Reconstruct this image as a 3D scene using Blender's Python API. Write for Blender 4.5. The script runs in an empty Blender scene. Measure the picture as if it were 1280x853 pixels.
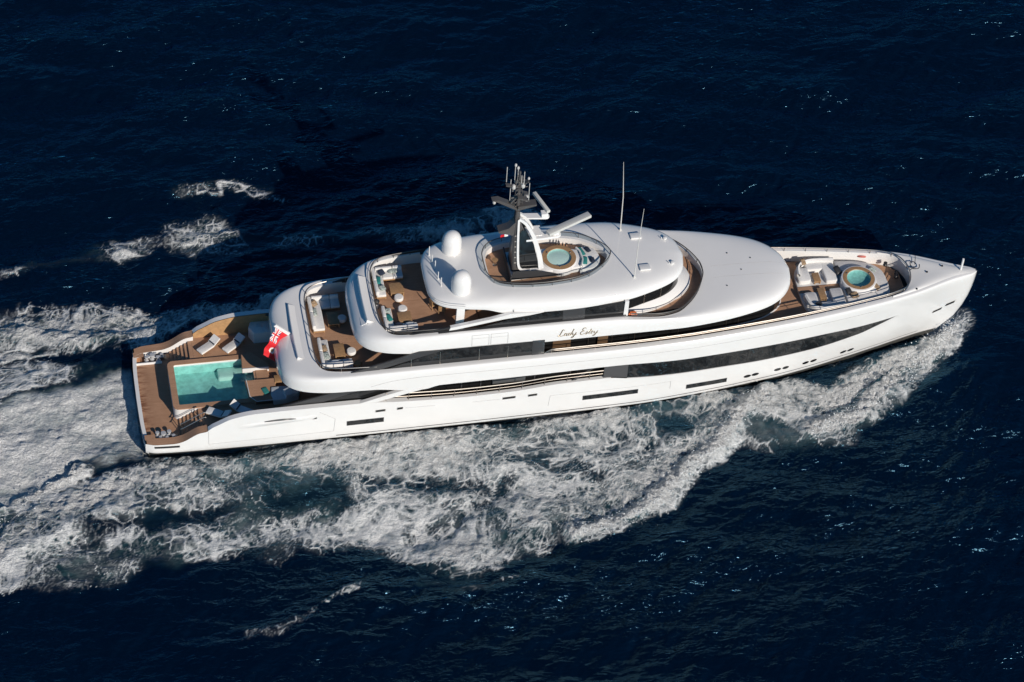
import bpy, bmesh, math, random
import numpy as np
from mathutils import Vector, Matrix
random.seed(7); RNG = np.random.default_rng(11)
S = bpy.context.scene
COL = S.collection

# ------------------------------------------------------------------ camera
cam = bpy.data.objects.new('camera', bpy.data.cameras.new('camera'))
COL.objects.link(cam)
cR = Vector((0.98233064, -0.18011471, 0.05084497)); cU = Vector((0.09467334, 0.71258204, 0.69517177)); cF = Vector((0.16144188, 0.67807487, -0.71704323))
M = Matrix((cR, cU, -cF)).transposed().to_4x4(); M.translation = Vector((-10.9145947, -168.64203604, 181.85609983))
cam.matrix_world = M
cam.data.lens = 112.5; cam.data.sensor_width = 36; cam.data.clip_end = 30000; cam.data.clip_start = 1
S.camera = cam
# ------------------------------------------------------------------ light
SUN_EL = math.radians(27); hx, hy = 0.37, -0.93
w = bpy.data.worlds.new('World'); S.world = w; w.use_nodes = True
nt = w.node_tree; bg = nt.nodes['Background']
sk = nt.nodes.new('ShaderNodeTexSky'); sk.sky_type = 'NISHITA'; sk.sun_disc = False
sk.sun_elevation = SUN_EL; sk.sun_rotation = math.atan2(hx, hy)
tm = nt.nodes.new('ShaderNodeMix'); tm.data_type = 'RGBA'; tm.blend_type = 'MULTIPLY'; tm.inputs[0].default_value = 1; tm.inputs[7].default_value = (.30, .76, 1.05, 1)   # deep clear blue sky
nt.links.new(sk.outputs[0], tm.inputs[6]); nt.links.new(tm.outputs[2], bg.inputs[0]); bg.inputs[1].default_value = 0.055
sk.ozone_density = 3.0; sk.dust_density = .3
sl = bpy.data.lights.new('sun', 'SUN'); sl.energy = 4.3; sl.angle = math.radians(0.53); sl.color = (1, .905, .80)
so = bpy.data.objects.new('sun', sl); COL.objects.link(so)
ce = math.cos(SUN_EL)
so.rotation_euler = Vector((-hx*ce, -hy*ce, -math.sin(SUN_EL))).to_track_quat('-Z', 'Y').to_euler()
so.location = (60, -120, 80)
S.view_settings.view_transform = 'Standard'; S.view_settings.look = 'None'
S.view_settings.exposure = 0.0; S.view_settings.gamma = 1
S.cycles.max_bounces = 8; S.cycles.transparent_max_bounces = 12

# ------------------------------------------------------------------ helpers
def pchip(xs, ys):
    xs = np.array(xs, float); ys = np.array(ys, float); h = np.diff(xs); d = np.diff(ys)/h; m = np.zeros_like(ys)
    for i in range(1, len(xs)-1):
        if d[i-1]*d[i] > 0:
            w1 = 2*h[i]+h[i-1]; w2 = h[i]+2*h[i-1]; m[i] = (w1+w2)/(w1/d[i-1]+w2/d[i])
    m[0] = d[0]; m[-1] = d[-1]
    def f(x):
        x = np.clip(np.asarray(x, float), xs[0], xs[-1]); i = np.clip(np.searchsorted(xs, x)-1, 0, len(xs)-2); t = (x-xs[i])/h[i]
        return (ys[i]*(1+2*t)*(1-t)**2+m[i]*h[i]*t*(1-t)**2+ys[i+1]*t*t*(3-2*t)+m[i+1]*h[i]*t*t*(t-1))
    return f
def crv(pts, n):
    """smooth curve through points, n samples evenly spaced along its length"""
    P = np.array(pts, float)
    d = np.r_[0, np.cumsum(np.linalg.norm(np.diff(P, axis=0), axis=1))]
    fs = [pchip(d, P[:, k]) for k in range(P.shape[1])]
    t = np.linspace(0, d[-1], n)
    return np.stack([f(t) for f in fs], 1)
def crv2(A, B, n):
    """two paired curves sampled at the same parameter"""
    A = np.array(A, float); B = np.array(B, float)
    d = np.r_[0, np.cumsum(np.linalg.norm(np.diff(A, axis=0), axis=1)+np.linalg.norm(np.diff(B, axis=0), axis=1))]
    t = np.linspace(0, d[-1], n)
    g = lambda P: np.stack([pchip(d, P[:, k])(t) for k in range(P.shape[1])], 1)
    return g(A), g(B)
def both(row):
    """stbd half row (y<=0, running aft centre -> fwd) completed with its mirror image: port ... centre ... stbd"""
    r = np.array(row); m = r.copy(); m[:, 1] *= -1
    return np.vstack([m[::-1], r[1:] if abs(r[0, 1]) < 1e-6 else r])

class MB:
    def __init__(s): s.v = []; s.f = []; s.m = []
    def add(s, vs, fs, mat=0):
        o = len(s.v); s.v += [tuple(map(float, p)) for p in vs]
        for f in fs: s.f.append([o+i for i in f]); s.m.append(mat)
    def grid(s, rows, mat=0, close=False, mask=None):
        n = len(rows[0]); vs = [p for r in rows for p in r]; fs = []
        for i in range(len(rows)-1):
            for j in range(n if close else n-1):
                if mask is not None and not mask(i, j): continue
                k = (j+1) % n
                fs.append([i*n+j, i*n+k, (i+1)*n+k, (i+1)*n+j])
        s.add(vs, fs, mat); return s
    def sym(s, rows, mat=0, **k):
        s.grid(rows, mat, **k); s.grid([np.array(r)*[1, -1, 1] for r in rows], mat, **k); return s
    def poly(s, pts, mat=0): s.add(pts, [list(range(len(pts)))], mat); return s
    def prism(s, out, z0, z1, b=0.0, mat=0):
        """vertical prism of a 2-D outline, top edge chamfered by b"""
        P = np.array(out, float); n = len(P)
        def ins(d):
            e = np.roll(P, -1, 0)-P; e /= np.linalg.norm(e, axis=1)[:, None]+1e-9
            nn = np.stack([e[:, 1], -e[:, 0]], 1); q = nn+np.roll(nn, 1, 0); q /= np.linalg.norm(q, axis=1)[:, None]+1e-9
            a = .5*np.sum(P[:, 0]*np.roll(P[:, 1], -1)-np.roll(P[:, 0], -1)*P[:, 1])
            return P-q*d*(1 if a > 0 else -1)
        rows = [np.c_[P, np.full(n, z0)]]
        if b: rows += [np.c_[P, np.full(n, z1-b)], np.c_[ins(b*.3), np.full(n, z1-b*.3)], np.c_[ins(b), np.full(n, z1)]]
        else: rows += [np.c_[P, np.full(n, z1)]]
        s.grid(rows, mat, close=True); s.poly(rows[-1], mat); s.poly(rows[0][::-1], mat); return s
    def box(s, c, d, rz=0, b=.03, r=None, mat=0):
        hx, hy = d[0]/2, d[1]/2; r = min(b if r is None else r, hx*.99, hy*.99)
        pts = []
        for (sx, sy, a0) in ((1, 1, 0), (-1, 1, 90), (-1, -1, 180), (1, -1, 270)):
            for k in range(4):
                a = math.radians(a0+30*k); pts.append((sx*(hx-r)+r*math.cos(a), sy*(hy-r)+r*math.sin(a)))
        ca, sa = math.cos(rz), math.sin(rz)
        pts = [(c[0]+x*ca-y*sa, c[1]+x*sa+y*ca) for x, y in pts]
        return s.prism(pts, c[2]-d[2]/2, c[2]+d[2]/2, min(b, d[2]*.45), mat)
    def tube(s, path, r, seg=6, mat=0, close=False):
        P = np.array(path, float); n = len(P)
        T = np.gradient(P, axis=0) if not close else np.roll(P, -1, 0)-np.roll(P, 1, 0)
        T /= np.linalg.norm(T, axis=1)[:, None]+1e-9
        rr = np.full(n, r) if np.isscalar(r) else np.array(r)
        rows = []
        ref = np.array([0, 0, 1.]) if abs(T[0][2]) < .9 else np.array([1., 0, 0])
        for i in range(n):
            a = np.cross(T[i], ref); a /= np.linalg.norm(a)+1e-9; bb = np.cross(T[i], a)
            rows.append([P[i]+rr[i]*(math.cos(t)*a+math.sin(t)*bb) for t in np.linspace(0, 2*math.pi, seg, endpoint=False)])
        if close: rows.append(rows[0])
        s.grid(rows, mat, close=True)
        if not close: s.poly(rows[0][::-1], mat); s.poly(rows[-1], mat)
        return s
    def lathe(s, prof, c, seg=24, mat=0, cap=True):
        rows = [[(c[0]+r*math.cos(t), c[1]+r*math.sin(t), c[2]+z) for t in np.linspace(0, 2*math.pi, seg, endpoint=False)] for r, z in prof]
        s.grid(rows, mat, close=True)
        if cap:
            if prof[-1][0] > 1e-3: s.poly(rows[-1], mat)
            if prof[0][0] > 1e-3: s.poly(rows[0][::-1], mat)
        return s
    def slab(s, prof, y0, y1, mat=0):
        """outline in the x-z plane given thickness from y0 to y1"""
        a = [(x, y0, z) for x, z in prof]; b = [(x, y1, z) for x, z in prof]; n = len(a)
        s.add(a+b, [[i, (i+1) % n, n+(i+1) % n, n+i] for i in range(n)]+[list(range(n))[::-1], list(range(n, 2*n))], mat); return s
    def build(s, name, mats, parent=None, ang=40, doubles=True, split='side'):
        """one mesh object; pieces that lie wholly to port and wholly to starboard become two parts of the same name, split='all' makes every loose piece a part"""
        groups = [list(range(len(s.f)))]
        if parent is not None and split and parent.name.startswith(('yacht', 'hull', 'roof', 'mast', 'bridge')):
            V = np.array(s.v)
            if split == 'all':
                par = list(range(len(V)))
                def find(a):
                    while par[a] != a: par[a] = par[par[a]]; a = par[a]
                    return a
                for f in s.f:
                    for k in f[1:]: par[find(k)] = find(f[0])
                d = {}
                for i, f in enumerate(s.f): d.setdefault(find(f[0]), []).append(i)
                groups = list(d.values())
            else:
                sg = [(V[f, 1].min(), V[f, 1].max()) for f in s.f]
                if all(a > -1e-6 or b < 1e-6 for a, b in sg) and not any(abs(V[f, 1]).min() < 1e-4 for f in s.f):
                    groups = [g for g in ([i for i, (a, b) in enumerate(sg) if a > -1e-6], [i for i, (a, b) in enumerate(sg) if a <= -1e-6]) if g]
        o = None
        for g in groups:
            me = bpy.data.meshes.new(name); bm = bmesh.new(); vs = {}
            for i in g:
                fv = []
                for k in s.f[i]:
                    if k not in vs: vs[k] = bm.verts.new(s.v[k])
                    fv.append(vs[k])
                try:
                    q = bm.faces.new(fv); q.material_index = s.m[i]; q.smooth = True
                except ValueError: pass
            if doubles: bmesh.ops.remove_doubles(bm, verts=bm.verts, dist=2e-4)
            bmesh.ops.recalc_face_normals(bm, faces=bm.faces)
            bm.to_mesh(me); bm.free()
            if ang: me.set_sharp_from_angle(angle=math.radians(ang))
            for m in (mats if isinstance(mats, (list, tuple)) else [mats]): me.materials.append(m)
            o = bpy.data.objects.new(name, me); COL.objects.link(o)
            if parent is not None: o.parent = parent
        return o
def thing(name, label, cat, loc=(0, 0, 0), rz=0, group=None):
    o = bpy.data.objects.new(name, None); COL.objects.link(o); o.empty_display_size = .3
    o.location = loc; o.rotation_euler = (0, 0, rz); o['label'] = label; o['category'] = cat
    if group: o['group'] = group
    return o
def tag(o, label, cat, group=None):
    o['label'] = label; o['category'] = cat
    if group: o['group'] = group
    return o
def dup(root, loc, rz, label, group=None):
    r = root.copy(); COL.objects.link(r); r.location = loc; r.rotation_euler = (0, 0, rz); r['label'] = label
    if group: r['group'] = group
    for ch in list(root.children):
        c = ch.copy(); COL.objects.link(c); c.parent = r
        for g in list(ch.children):
            d = g.copy(); COL.objects.link(d); d.parent = c
    return r

# ------------------------------------------------------------------ materials
def mat(name, col, rough=.5, metal=0, spec=.5, coat=0, var=0, vs=4., bump=0, bs=8.):
    m = bpy.data.materials.new(name); m.use_nodes = True; t = m.node_tree; p = t.nodes['Principled BSDF']
    p.inputs['Base Color'].default_value = (*col, 1); p.inputs['Roughness'].default_value = rough
    p.inputs['Metallic'].default_value = metal; p.inputs['Specular IOR Level'].default_value = spec
    p.inputs['Coat Weight'].default_value = coat
    if var or bump:
        g = t.nodes.new('ShaderNodeNewGeometry'); n = t.nodes.new('ShaderNodeTexNoise')
        n.inputs['Scale'].default_value = vs; n.inputs['Detail'].default_value = 5
        t.links.new(g.outputs['Position'], n.inputs['Vector'])
        if var:
            r = t.nodes.new('ShaderNodeMapRange'); r.inputs[1].default_value = .25; r.inputs[2].default_value = .75
            r.inputs[3].default_value = 1-var; r.inputs[4].default_value = 1+var
            t.links.new(n.outputs['Fac'], r.inputs[0])
            x = t.nodes.new('ShaderNodeMix'); x.data_type = 'RGBA'; x.blend_type = 'MULTIPLY'; x.inputs[0].default_value = 1
            x.inputs[6].default_value = (*col, 1); t.links.new(r.outputs[0], x.inputs[7]); t.links.new(x.outputs[2], p.inputs['Base Color'])
        if bump:
            n2 = t.nodes.new('ShaderNodeTexNoise'); n2.inputs['Scale'].default_value = bs; t.links.new(g.outputs['Position'], n2.inputs['Vector'])
            b = t.nodes.new('ShaderNodeBump'); b.inputs['Strength'].default_value = bump; b.inputs['Distance'].default_value = .05
            t.links.new(n2.outputs['Fac'], b.inputs['Height']); t.links.new(b.outputs[0], p.inputs['Normal'])
    return m
def teak_mat(name, c1, c2, width=.11, stain=False):
    m = bpy.data.materials.new(name); m.use_nodes = True; t = m.node_tree; p = t.nodes['Principled BSDF']; L = t.links.new
    p.inputs['Roughness'].default_value = .6; p.inputs['Specular IOR Level'].default_value = .3
    g = t.nodes.new('ShaderNodeNewGeometry'); sp = t.nodes.new('ShaderNodeSeparateXYZ'); L(g.outputs['Position'], sp.inputs[0])
    d = t.nodes.new('ShaderNodeMath'); d.operation = 'DIVIDE'; d.inputs[1].default_value = width; L(sp.outputs[1], d.inputs[0])
    fl = t.nodes.new('ShaderNodeMath'); fl.operation = 'FLOOR'; L(d.outputs[0], fl.inputs[0])
    fr = t.nodes.new('ShaderNodeMath'); fr.operation = 'FRACT'; L(d.outputs[0], fr.inputs[0])
    cb = t.nodes.new('ShaderNodeCombineXYZ'); L(fl.outputs[0], cb.inputs[1])
    xs = t.nodes.new('ShaderNodeMath'); xs.operation = 'MULTIPLY'; xs.inputs[1].default_value = .35; L(sp.outputs[0], xs.inputs[0]); L(xs.outputs[0], cb.inputs[0])
    wn = t.nodes.new('ShaderNodeTexNoise'); wn.inputs['Scale'].default_value = 1.3; wn.inputs['Detail'].default_value = 2; L(cb.outputs[0], wn.inputs['Vector'])
    n = t.nodes.new('ShaderNodeTexNoise'); n.inputs['Scale'].default_value = 1.1; n.inputs['Detail'].default_value = 6; L(g.outputs['Position'], n.inputs['Vector'])
    ad = t.nodes.new('ShaderNodeMath'); ad.operation = 'ADD'; L(wn.outputs['Fac'], ad.inputs[0]); L(n.outputs['Fac'], ad.inputs[1])
    mr = t.nodes.new('ShaderNodeMapRange'); mr.inputs[1].default_value = .7; mr.inputs[2].default_value = 1.3; L(ad.outputs[0], mr.inputs[0])
    mx = t.nodes.new('ShaderNodeMix'); mx.data_type = 'RGBA'; mx.inputs[6].default_value = (*c1, 1); mx.inputs[7].default_value = (*c2, 1); L(mr.outputs[0], mx.inputs[0])
    seam = t.nodes.new('ShaderNodeMath'); seam.operation = 'LESS_THAN'; seam.inputs[1].default_value = .12; L(fr.outputs[0], seam.inputs[0])
    m2 = t.nodes.new('ShaderNodeMix'); m2.data_type = 'RGBA'; m2.inputs[7].default_value = (.03, .02, .015, 1); L(mx.outputs[2], m2.inputs[6])
    sm = t.nodes.new('ShaderNodeMath'); sm.operation = 'MULTIPLY'; sm.inputs[1].default_value = .75; L(seam.outputs[0], sm.inputs[0]); L(sm.outputs[0], m2.inputs[0])
    out = m2.outputs[2]
    if stain:   # wet rusty streaks towards the stern edge
        n3 = t.nodes.new('ShaderNodeTexNoise'); n3.inputs['Scale'].default_value = 1.; n3.inputs['Detail'].default_value = 6
        mp = t.nodes.new('ShaderNodeMapping'); mp.inputs['Scale'].default_value = (1.2, 5, 1); L(g.outputs['Position'], mp.inputs[0]); L(mp.outputs[0], n3.inputs['Vector'])
        r1 = t.nodes.new('ShaderNodeMapRange'); r1.inputs[1].default_value = 1.3; r1.inputs[2].default_value = .3; L(sp.outputs[0], r1.inputs[0])
        r2 = t.nodes.new('ShaderNodeMapRange'); r2.inputs[1].default_value = .45; r2.inputs[2].default_value = .62; L(n3.outputs['Fac'], r2.inputs[0])
        mm = t.nodes.new('ShaderNodeMath'); mm.operation = 'MULTIPLY'; L(r1.outputs[0], mm.inputs[0]); L(r2.outputs[0], mm.inputs[1])
        m3 = t.nodes.new('ShaderNodeMix'); m3.data_type = 'RGBA'; m3.inputs[7].default_value = (.14, .05, .025, 1); L(out, m3.inputs[6]); L(mm.outputs[0], m3.inputs[0]); out = m3.outputs[2]
    L(out, p.inputs['Base Color']); return m
WHITE = mat('white_paint', (.80, .795, .78), .16, coat=.6, var=.018, vs=.5)
WHITE2 = mat('white_gelcoat', (.75, .745, .73), .35, var=.02, vs=.8)
TEAK = teak_mat('teak_deck', (.385, .222, .135), (.49, .29, .182))
TEAKW = teak_mat('teak_weathered', (.37, .21, .125), (.47, .275, .17), stain=True)
VARN = mat('varnished_wood', (.44, .265, .13), .35, var=.2, vs=3)
TWOOD = mat('teak_furniture', (.36, .215, .105), .5, var=.2, vs=6)
GLASS = mat('dark_glass', (.012, .013, .014), .04, spec=.8)
GREY = mat('grey_paint', (.046, .047, .05), .3)
DGREY = mat('mast_paint', (.085, .08, .078), .3)
BLACK = mat('black', (.02, .02, .022), .5)
STEEL = mat('steel', (.47, .42, .37), .35, metal=1)
RAILD = mat('rail_dark', (.10, .095, .09), .35, metal=.3)
BOTT = mat('bottom_paint', (.075, .075, .07), .5, var=.2, vs=2)
SEAM = mat('seam', (.36, .36, .36), .6)
FAB = mat('white_fabric', (.74, .73, .71), .9, var=.05, vs=8, bump=.4, bs=6)
FABG = mat('grey_fabric', (.60, .59, .58), .9, var=.06, vs=8, bump=.3, bs=6)
FABB = mat('pale_blue_cover', (.55, .60, .64), .7, var=.08, vs=3, bump=.5, bs=3)
TEAL = mat('teal_fabric', (.02, .20, .19), .9, var=.2, vs=10)
NAVY = mat('navy_fabric', (.015, .025, .05), .9)
PRINT = mat('printed_fabric', (.35, .40, .37), .9, var=.9, vs=9)
STRIPE = mat('brown_print', (.30, .21, .13), .9, var=.8, vs=12)
ORANGE = mat('orange', (.65, .16, .05), .5); RED = mat('red', (.62, .012, .02), .7); BLUE = mat('blue', (.012, .03, .17), .7)
FWHITE = mat('flag_white', (.78, .78, .76), .8); GOLD = mat('name_metal', (.42, .34, .24), .35, metal=.5)
TILE = mat('pool_tile', (.32, .60, .57), .3, var=.25, vs=2.2)
SPAT = mat('spa_tile', (.30, .52, .50), .3, var=.2, vs=5.0)
TILEW = mat('pool_white', (.50, .67, .63), .35, var=.06, vs=3)
def clear_mat(name, tint, gl):
    m = bpy.data.materials.new(name); m.use_nodes = True; t = m.node_tree; t.nodes.clear(); L = t.links.new
    o = t.nodes.new('ShaderNodeOutputMaterial'); mx = t.nodes.new('ShaderNodeMixShader'); tr = t.nodes.new('ShaderNodeBsdfTransparent'); g = t.nodes.new('ShaderNodeBsdfGlossy')
    tr.inputs[0].default_value = (*tint, 1); g.inputs[1].default_value = .05; f0 = ((gl-1)/(gl+1))**2; fr = t.nodes.new('ShaderNodeMapRange')
    nz = t.nodes.new('ShaderNodeTexNoise'); nz.inputs['Scale'].default_value = 2.5; nz.inputs['Detail'].default_value = 3
    ge = t.nodes.new('ShaderNodeNewGeometry'); L(ge.outputs['Position'], nz.inputs['Vector'])
    b = t.nodes.new('ShaderNodeBump'); b.inputs['Strength'].default_value = .35 if 'water' in name else 0.; b.inputs['Distance'].default_value = .12; L(nz.outputs['Fac'], b.inputs['Height'])
    L(b.outputs[0], g.inputs['Normal'])
    dt = t.nodes.new('ShaderNodeVectorMath'); dt.operation = 'DOT_PRODUCT'; L(ge.outputs['Incoming'], dt.inputs[0]); L(b.outputs[0], dt.inputs[1])
    ab = t.nodes.new('ShaderNodeMath'); ab.operation = 'ABSOLUTE'; L(dt.outputs['Value'], ab.inputs[0])
    om = t.nodes.new('ShaderNodeMath'); om.operation = 'SUBTRACT'; om.inputs[0].default_value = 1; om.use_clamp = True; L(ab.outputs[0], om.inputs[1])
    pw = t.nodes.new('ShaderNodeMath'); pw.operation = 'POWER'; pw.inputs[1].default_value = 5; L(om.outputs[0], pw.inputs[0]); L(pw.outputs[0], fr.inputs[0])
    fr.inputs[3].default_value = f0; fr.inputs[4].default_value = 1
    L(fr.outputs[0], mx.inputs[0]); L(tr.outputs[0], mx.inputs[1]); L(g.outputs[0], mx.inputs[2]); L(mx.outputs[0], o.inputs[0]); return m
PWATER = clear_mat('pool_water', (.80, .95, .93), 1.33)
CLEAR = clear_mat('clear_glass', (.72, .76, .77), 1.5)

# ------------------------------------------------------------------ sea
def seg_dist(X, Y, pts):
    d = np.full(X.shape, 1e9)
    for (x0, y0), (x1, y1) in zip(pts[:-1], pts[1:]):
        dx, dy = x1-x0, y1-y0; t = np.clip(((X-x0)*dx+(Y-y0)*dy)/(dx*dx+dy*dy+1e-9), 0, 1)
        d = np.minimum(d, np.hypot(X-x0-t*dx, Y-y0-t*dy))
    return d
def seg_param(X, Y, pts):
    """distance and fraction of length along a polyline"""
    P = np.array(pts); L = np.r_[0, np.cumsum(np.hypot(*np.diff(P, axis=0).T))]
    d = np.full(X.shape, 1e9); u = np.zeros(X.shape)
    for i in range(len(P)-1):
        (x0, y0), (x1, y1) = P[i], P[i+1]; dx, dy = x1-x0, y1-y0; t = np.clip(((X-x0)*dx+(Y-y0)*dy)/(dx*dx+dy*dy+1e-9), 0, 1)
        q = np.hypot(X-x0-t*dx, Y-y0-t*dy); m = q < d; d = np.where(m, q, d); u = np.where(m, (L[i]+t*(L[i+1]-L[i]))/L[-1], u)
    return d, u
def inside(X, Y, pts):
    r = np.zeros(X.shape, bool); n = len(pts)
    for i in range(n):
        x0, y0 = pts[i]; x1, y1 = pts[(i+1) % n]
        if y0 == y1: continue
        c = (Y > min(y0, y1)) & (Y <= max(y0, y1)) & (X < (Y-y0)*(x1-x0)/(y1-y0)+x0); r ^= c
    return r
def hsh(a, b, seed):
    n = (a*374761393+b*668265263+seed*1442695041) & 0x7fffffff; n = (n ^ (n >> 13))*1274126177 & 0x7fffffff
    return ((n ^ (n >> 16)) & 0xffff)/65535.
def vnoise(X, Y, seed):
    xi = np.floor(X).astype(int); yi = np.floor(Y).astype(int); fx = X-xi; fy = Y-yi
    fx = fx**3*(fx*(fx*6-15)+10); fy = fy**3*(fy*(fy*6-15)+10)
    h = lambda a, b: hsh(a, b, seed)
    return (h(xi, yi)*(1-fx)+h(xi+1, yi)*fx)*(1-fy)+(h(xi, yi+1)*(1-fx)+h(xi+1, yi+1)*fx)*fy
def fbm(X, Y, sc, oc, seed, g=.55):
    v = 0; a = .5; t = 0
    for k in range(oc):
        c, s_ = np.cos(.7*k), np.sin(.7*k)
        v = v+a*vnoise((X*c-Y*s_)*sc+k*17.3, (X*s_+Y*c)*sc-k*9.1, seed+k); t += a; a *= g; sc *= 2.03
    return v/t
def worley(X, Y, sc, seed):
    x = X*sc; y = Y*sc; xi = np.floor(x).astype(int); yi = np.floor(y).astype(int); f1 = np.full(X.shape, 9.); f2 = f1.copy(); cv = np.zeros(X.shape)
    for i in (-1, 0, 1):
        for j in (-1, 0, 1):
            a, b = xi+i, yi+j; d = np.hypot(a+.1+.8*hsh(a, b, seed)-x, b+.1+.8*hsh(a, b, seed+7)-y); m = d < f1
            f2 = np.where(m, f1, np.minimum(f2, d)); cv = np.where(m, hsh(a, b, seed+13), cv); f1 = np.where(m, d, f1)
    return f1, f2, cv
def sst(x, a, b):
    t = np.clip((x-a)/(b-a), 0, 1); return t*t*(3-2*t)
# lace areas: outline, density, edge softness
LACE = [
  ([(65.6,1.0),(62.8,0.3),(59.2,-0.7),(52.2,-2.4),(48.1,-3.2),(42.1,-3.9),(35.0,-4.4),(28.5,-4.8),(23.5,-5.0),(14.7,-5.3),(7.3,-5.3),(0.6,-5.2),(-3.7,-6.5),(-7.5,-8.0),(-11.2,-10.2),(-23.1,-16.7),(-23.2,-19.7),(-11.6,-16.4),(-8.1,-16.4),(-4.1,-16.9),(-0.5,-16.4),(2.5,-16.1),(6.1,-15.4),(8.1,-13.9),(11.9,-16.2),(14.4,-15.9),(16.6,-17.0),(20.0,-18.5),(20.9,-20.0),(23.2,-20.7),(25.9,-18.9),(29.1,-18.4),(30.8,-17.4),(34.2,-17.1),(39.3,-15.1),(41.5,-12.2),(44.6,-8.5),(46.0,-9.3),(47.6,-10.6),(50.0,-11.1),(51.5,-10.1),(53.8,-10.2),(55.7,-9.1),(57.8,-7.3),(58.8,-7.0),(61.9,-5.2),(63.4,-4.1),(64.2,-2.4)], .55, 2.4),
  ([(-22.0,12.6),(-9.7,11.4),(-5.9,11.3),(-1.5,10.9),(2.8,9.6),(9.2,10.2),(12.2,10.8),(11.3,8.6),(5.8,8.3),(2.5,6.9),(0.2,6.1),(-1.9,6.4),(-6.2,7.4),(-9.9,7.5),(-22.3,6.5)], .66, 2.2),
  ([(-22.3,6.5),(-10.0,6.6),(-6.3,6.1),(-1.4,5.0),(-2.8,4.1),(-7.8,3.0),(-10.3,2.3),(-22.4,2.3)], .5, 2.),
  ([(36,17.6),(32.5,17.8),(28.4,17.6),(24.4,17.2),(20,18.2),(15,19.2),(11.5,19.0),(8,20.6),(4.5,20.0),(4.8,16.5),(8,15.2),(12,16.2),(17,15.6),(22,14.6),(28,15.2),(34,15.6)], .36, 3.0),
  ([(-2.5,17.6),(2.6,18.3),(3.4,16.8),(-1.8,15.8)], .32, 2.0), ([(5.5,24.6),(9.8,24.4),(15,22.3),(14,21.8),(9,23.0),(5.6,23.2)], .24, 1.6),
  ([(-23,-15),(-8,-12.2),(4,-11.6),(14,-11.8),(22,-13.2),(25,-18.6),(20.5,-19.5),(14,-15.6),(6,-15.4),(-4,-16.8),(-12,-16.4),(-23,-20)], .80, 2.4)]
# bands of churned white water: path, width at both ends, solidity, wave height
BAND = [
  ([(65.7,.7),(64.2,-1.6),(61.9,-3.6),(59.3,-5.6),(56.8,-7.0),(54.2,-8.5),(51.3,-9.6)], (.9,.9), 1.05, .5),
  ([(65.0,0.3),(63.0,-1.6),(60.3,-3.2),(57.0,-4.8),(53.5,-6.2)], (1.0,1.6), .92, .2),
  ([(56.0,-4.9),(51.4,-5.9),(47.5,-6.6),(44.0,-7.2)], (1.3,1.2), .62, .12),
  ([(48.6,-5.0),(46.8,-6.9),(44.6,-8.6),(42.6,-10.8),(40.2,-13.0),(37.1,-15.4),(34.4,-16.7),(31.0,-17.3)], (.95,.6), 1.05, .62),
  ([(46.0,-7.2),(43.6,-8.8),(41.0,-10.8),(38.0,-13.0),(35.0,-14.6)], (1.2,1.1), .50, .15),
  ([(53.5,-9.4),(50,-9.9),(47.6,-9.3),(45.6,-8.4)], (1.1,1.0), .74, .15),
  ([(40.5,-12),(35.9,-13.4),(30.4,-15.2),(26.4,-16.9),(21.4,-18.2)], (1.3,1.3), .46, .1),
  ([(48.0,-4.9),(44.5,-5.0),(41.0,-5.8),(34.7,-6.2),(28.3,-6.4),(23.2,-6.8)], (.9,1.2), .68, .15),
  ([(23.2,-6.6),(14.5,-6.9),(7.1,-7.1),(1.0,-7.3),(-4.5,-8.6),(-9.5,-11.6),(-22,-18.6)], (1.2,1.1), .76, .15),
  ([(26,-8.6),(18,-9.0),(10,-9.2),(3.8,-10.1),(-2,-10.6)], (.9,.8), .55, .1),
  ([(-5.0,-5.9),(-7.4,-7.3),(-10.0,-9.4),(-13.1,-11.8),(-20.3,-16.6)], (.4,.9), 1.05, .28),
  ([(-16.0,9.3),(-8.6,9.4),(-4.3,8.3),(-1.2,7.5)], (1.0,.8), .66, .5),
  ([(-20,11.3),(-9.0,10.6),(-4.3,10.0),(1.2,9.3),(7,9.6),(11.5,10.0)], (.7,.5), .5, .2),
  ([(-10.0,7.0),(-7.5,7.0),(-5.6,7.1)], (.25,.2), .8, .1),
  ([(33.5,17.0),(28.4,16.6),(24.4,15.9),(21.1,16.4)], (1.0,.7), .60, .3),
  ([(9.6,22.9),(6.6,23.9)], (.2,.25), .30, .2),
  ([(14.1,-20.2),(12.8,-20.7),(11.6,-21.3)], (.3,.12), .66, .3),
  ([(11.6,-21.4),(8.1,-23.0),(5.1,-23.9)], (.2,.3), .30, .1),
  ([(21.1,16.4),(16,17.2),(11,18.6),(6,18.2),(-2.5,16.9),(-9,16.4)], (.7,.5), .33, .2), ([(62,-1.25),(56,-2.65),(52,-3.5),(48,-4.15),(44,-4.75),(38,-5.3),(30,-5.5),(15,-5.65),(1,-5.5)], (.22,.35), .55, .10),
  ([(18.4,-20.6),(20.9,-20.3)], (.25,.25), .42, .1), ([(27.5,-20.3),(24.2,-21.4),(20,-22.0)], (.15,.3), .45, .1)]
WASH = [(0.2,4.4),(0.5,-4.9),(-2.4,-4.9),(-5.5,-5.7),(-8.7,-8.0),(-11.2,-9.8),(-23.1,-15.0),(-22.4,2.0),(-10.3,1.8),(-7.8,2.3),(-4.0,3.0)]
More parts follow.
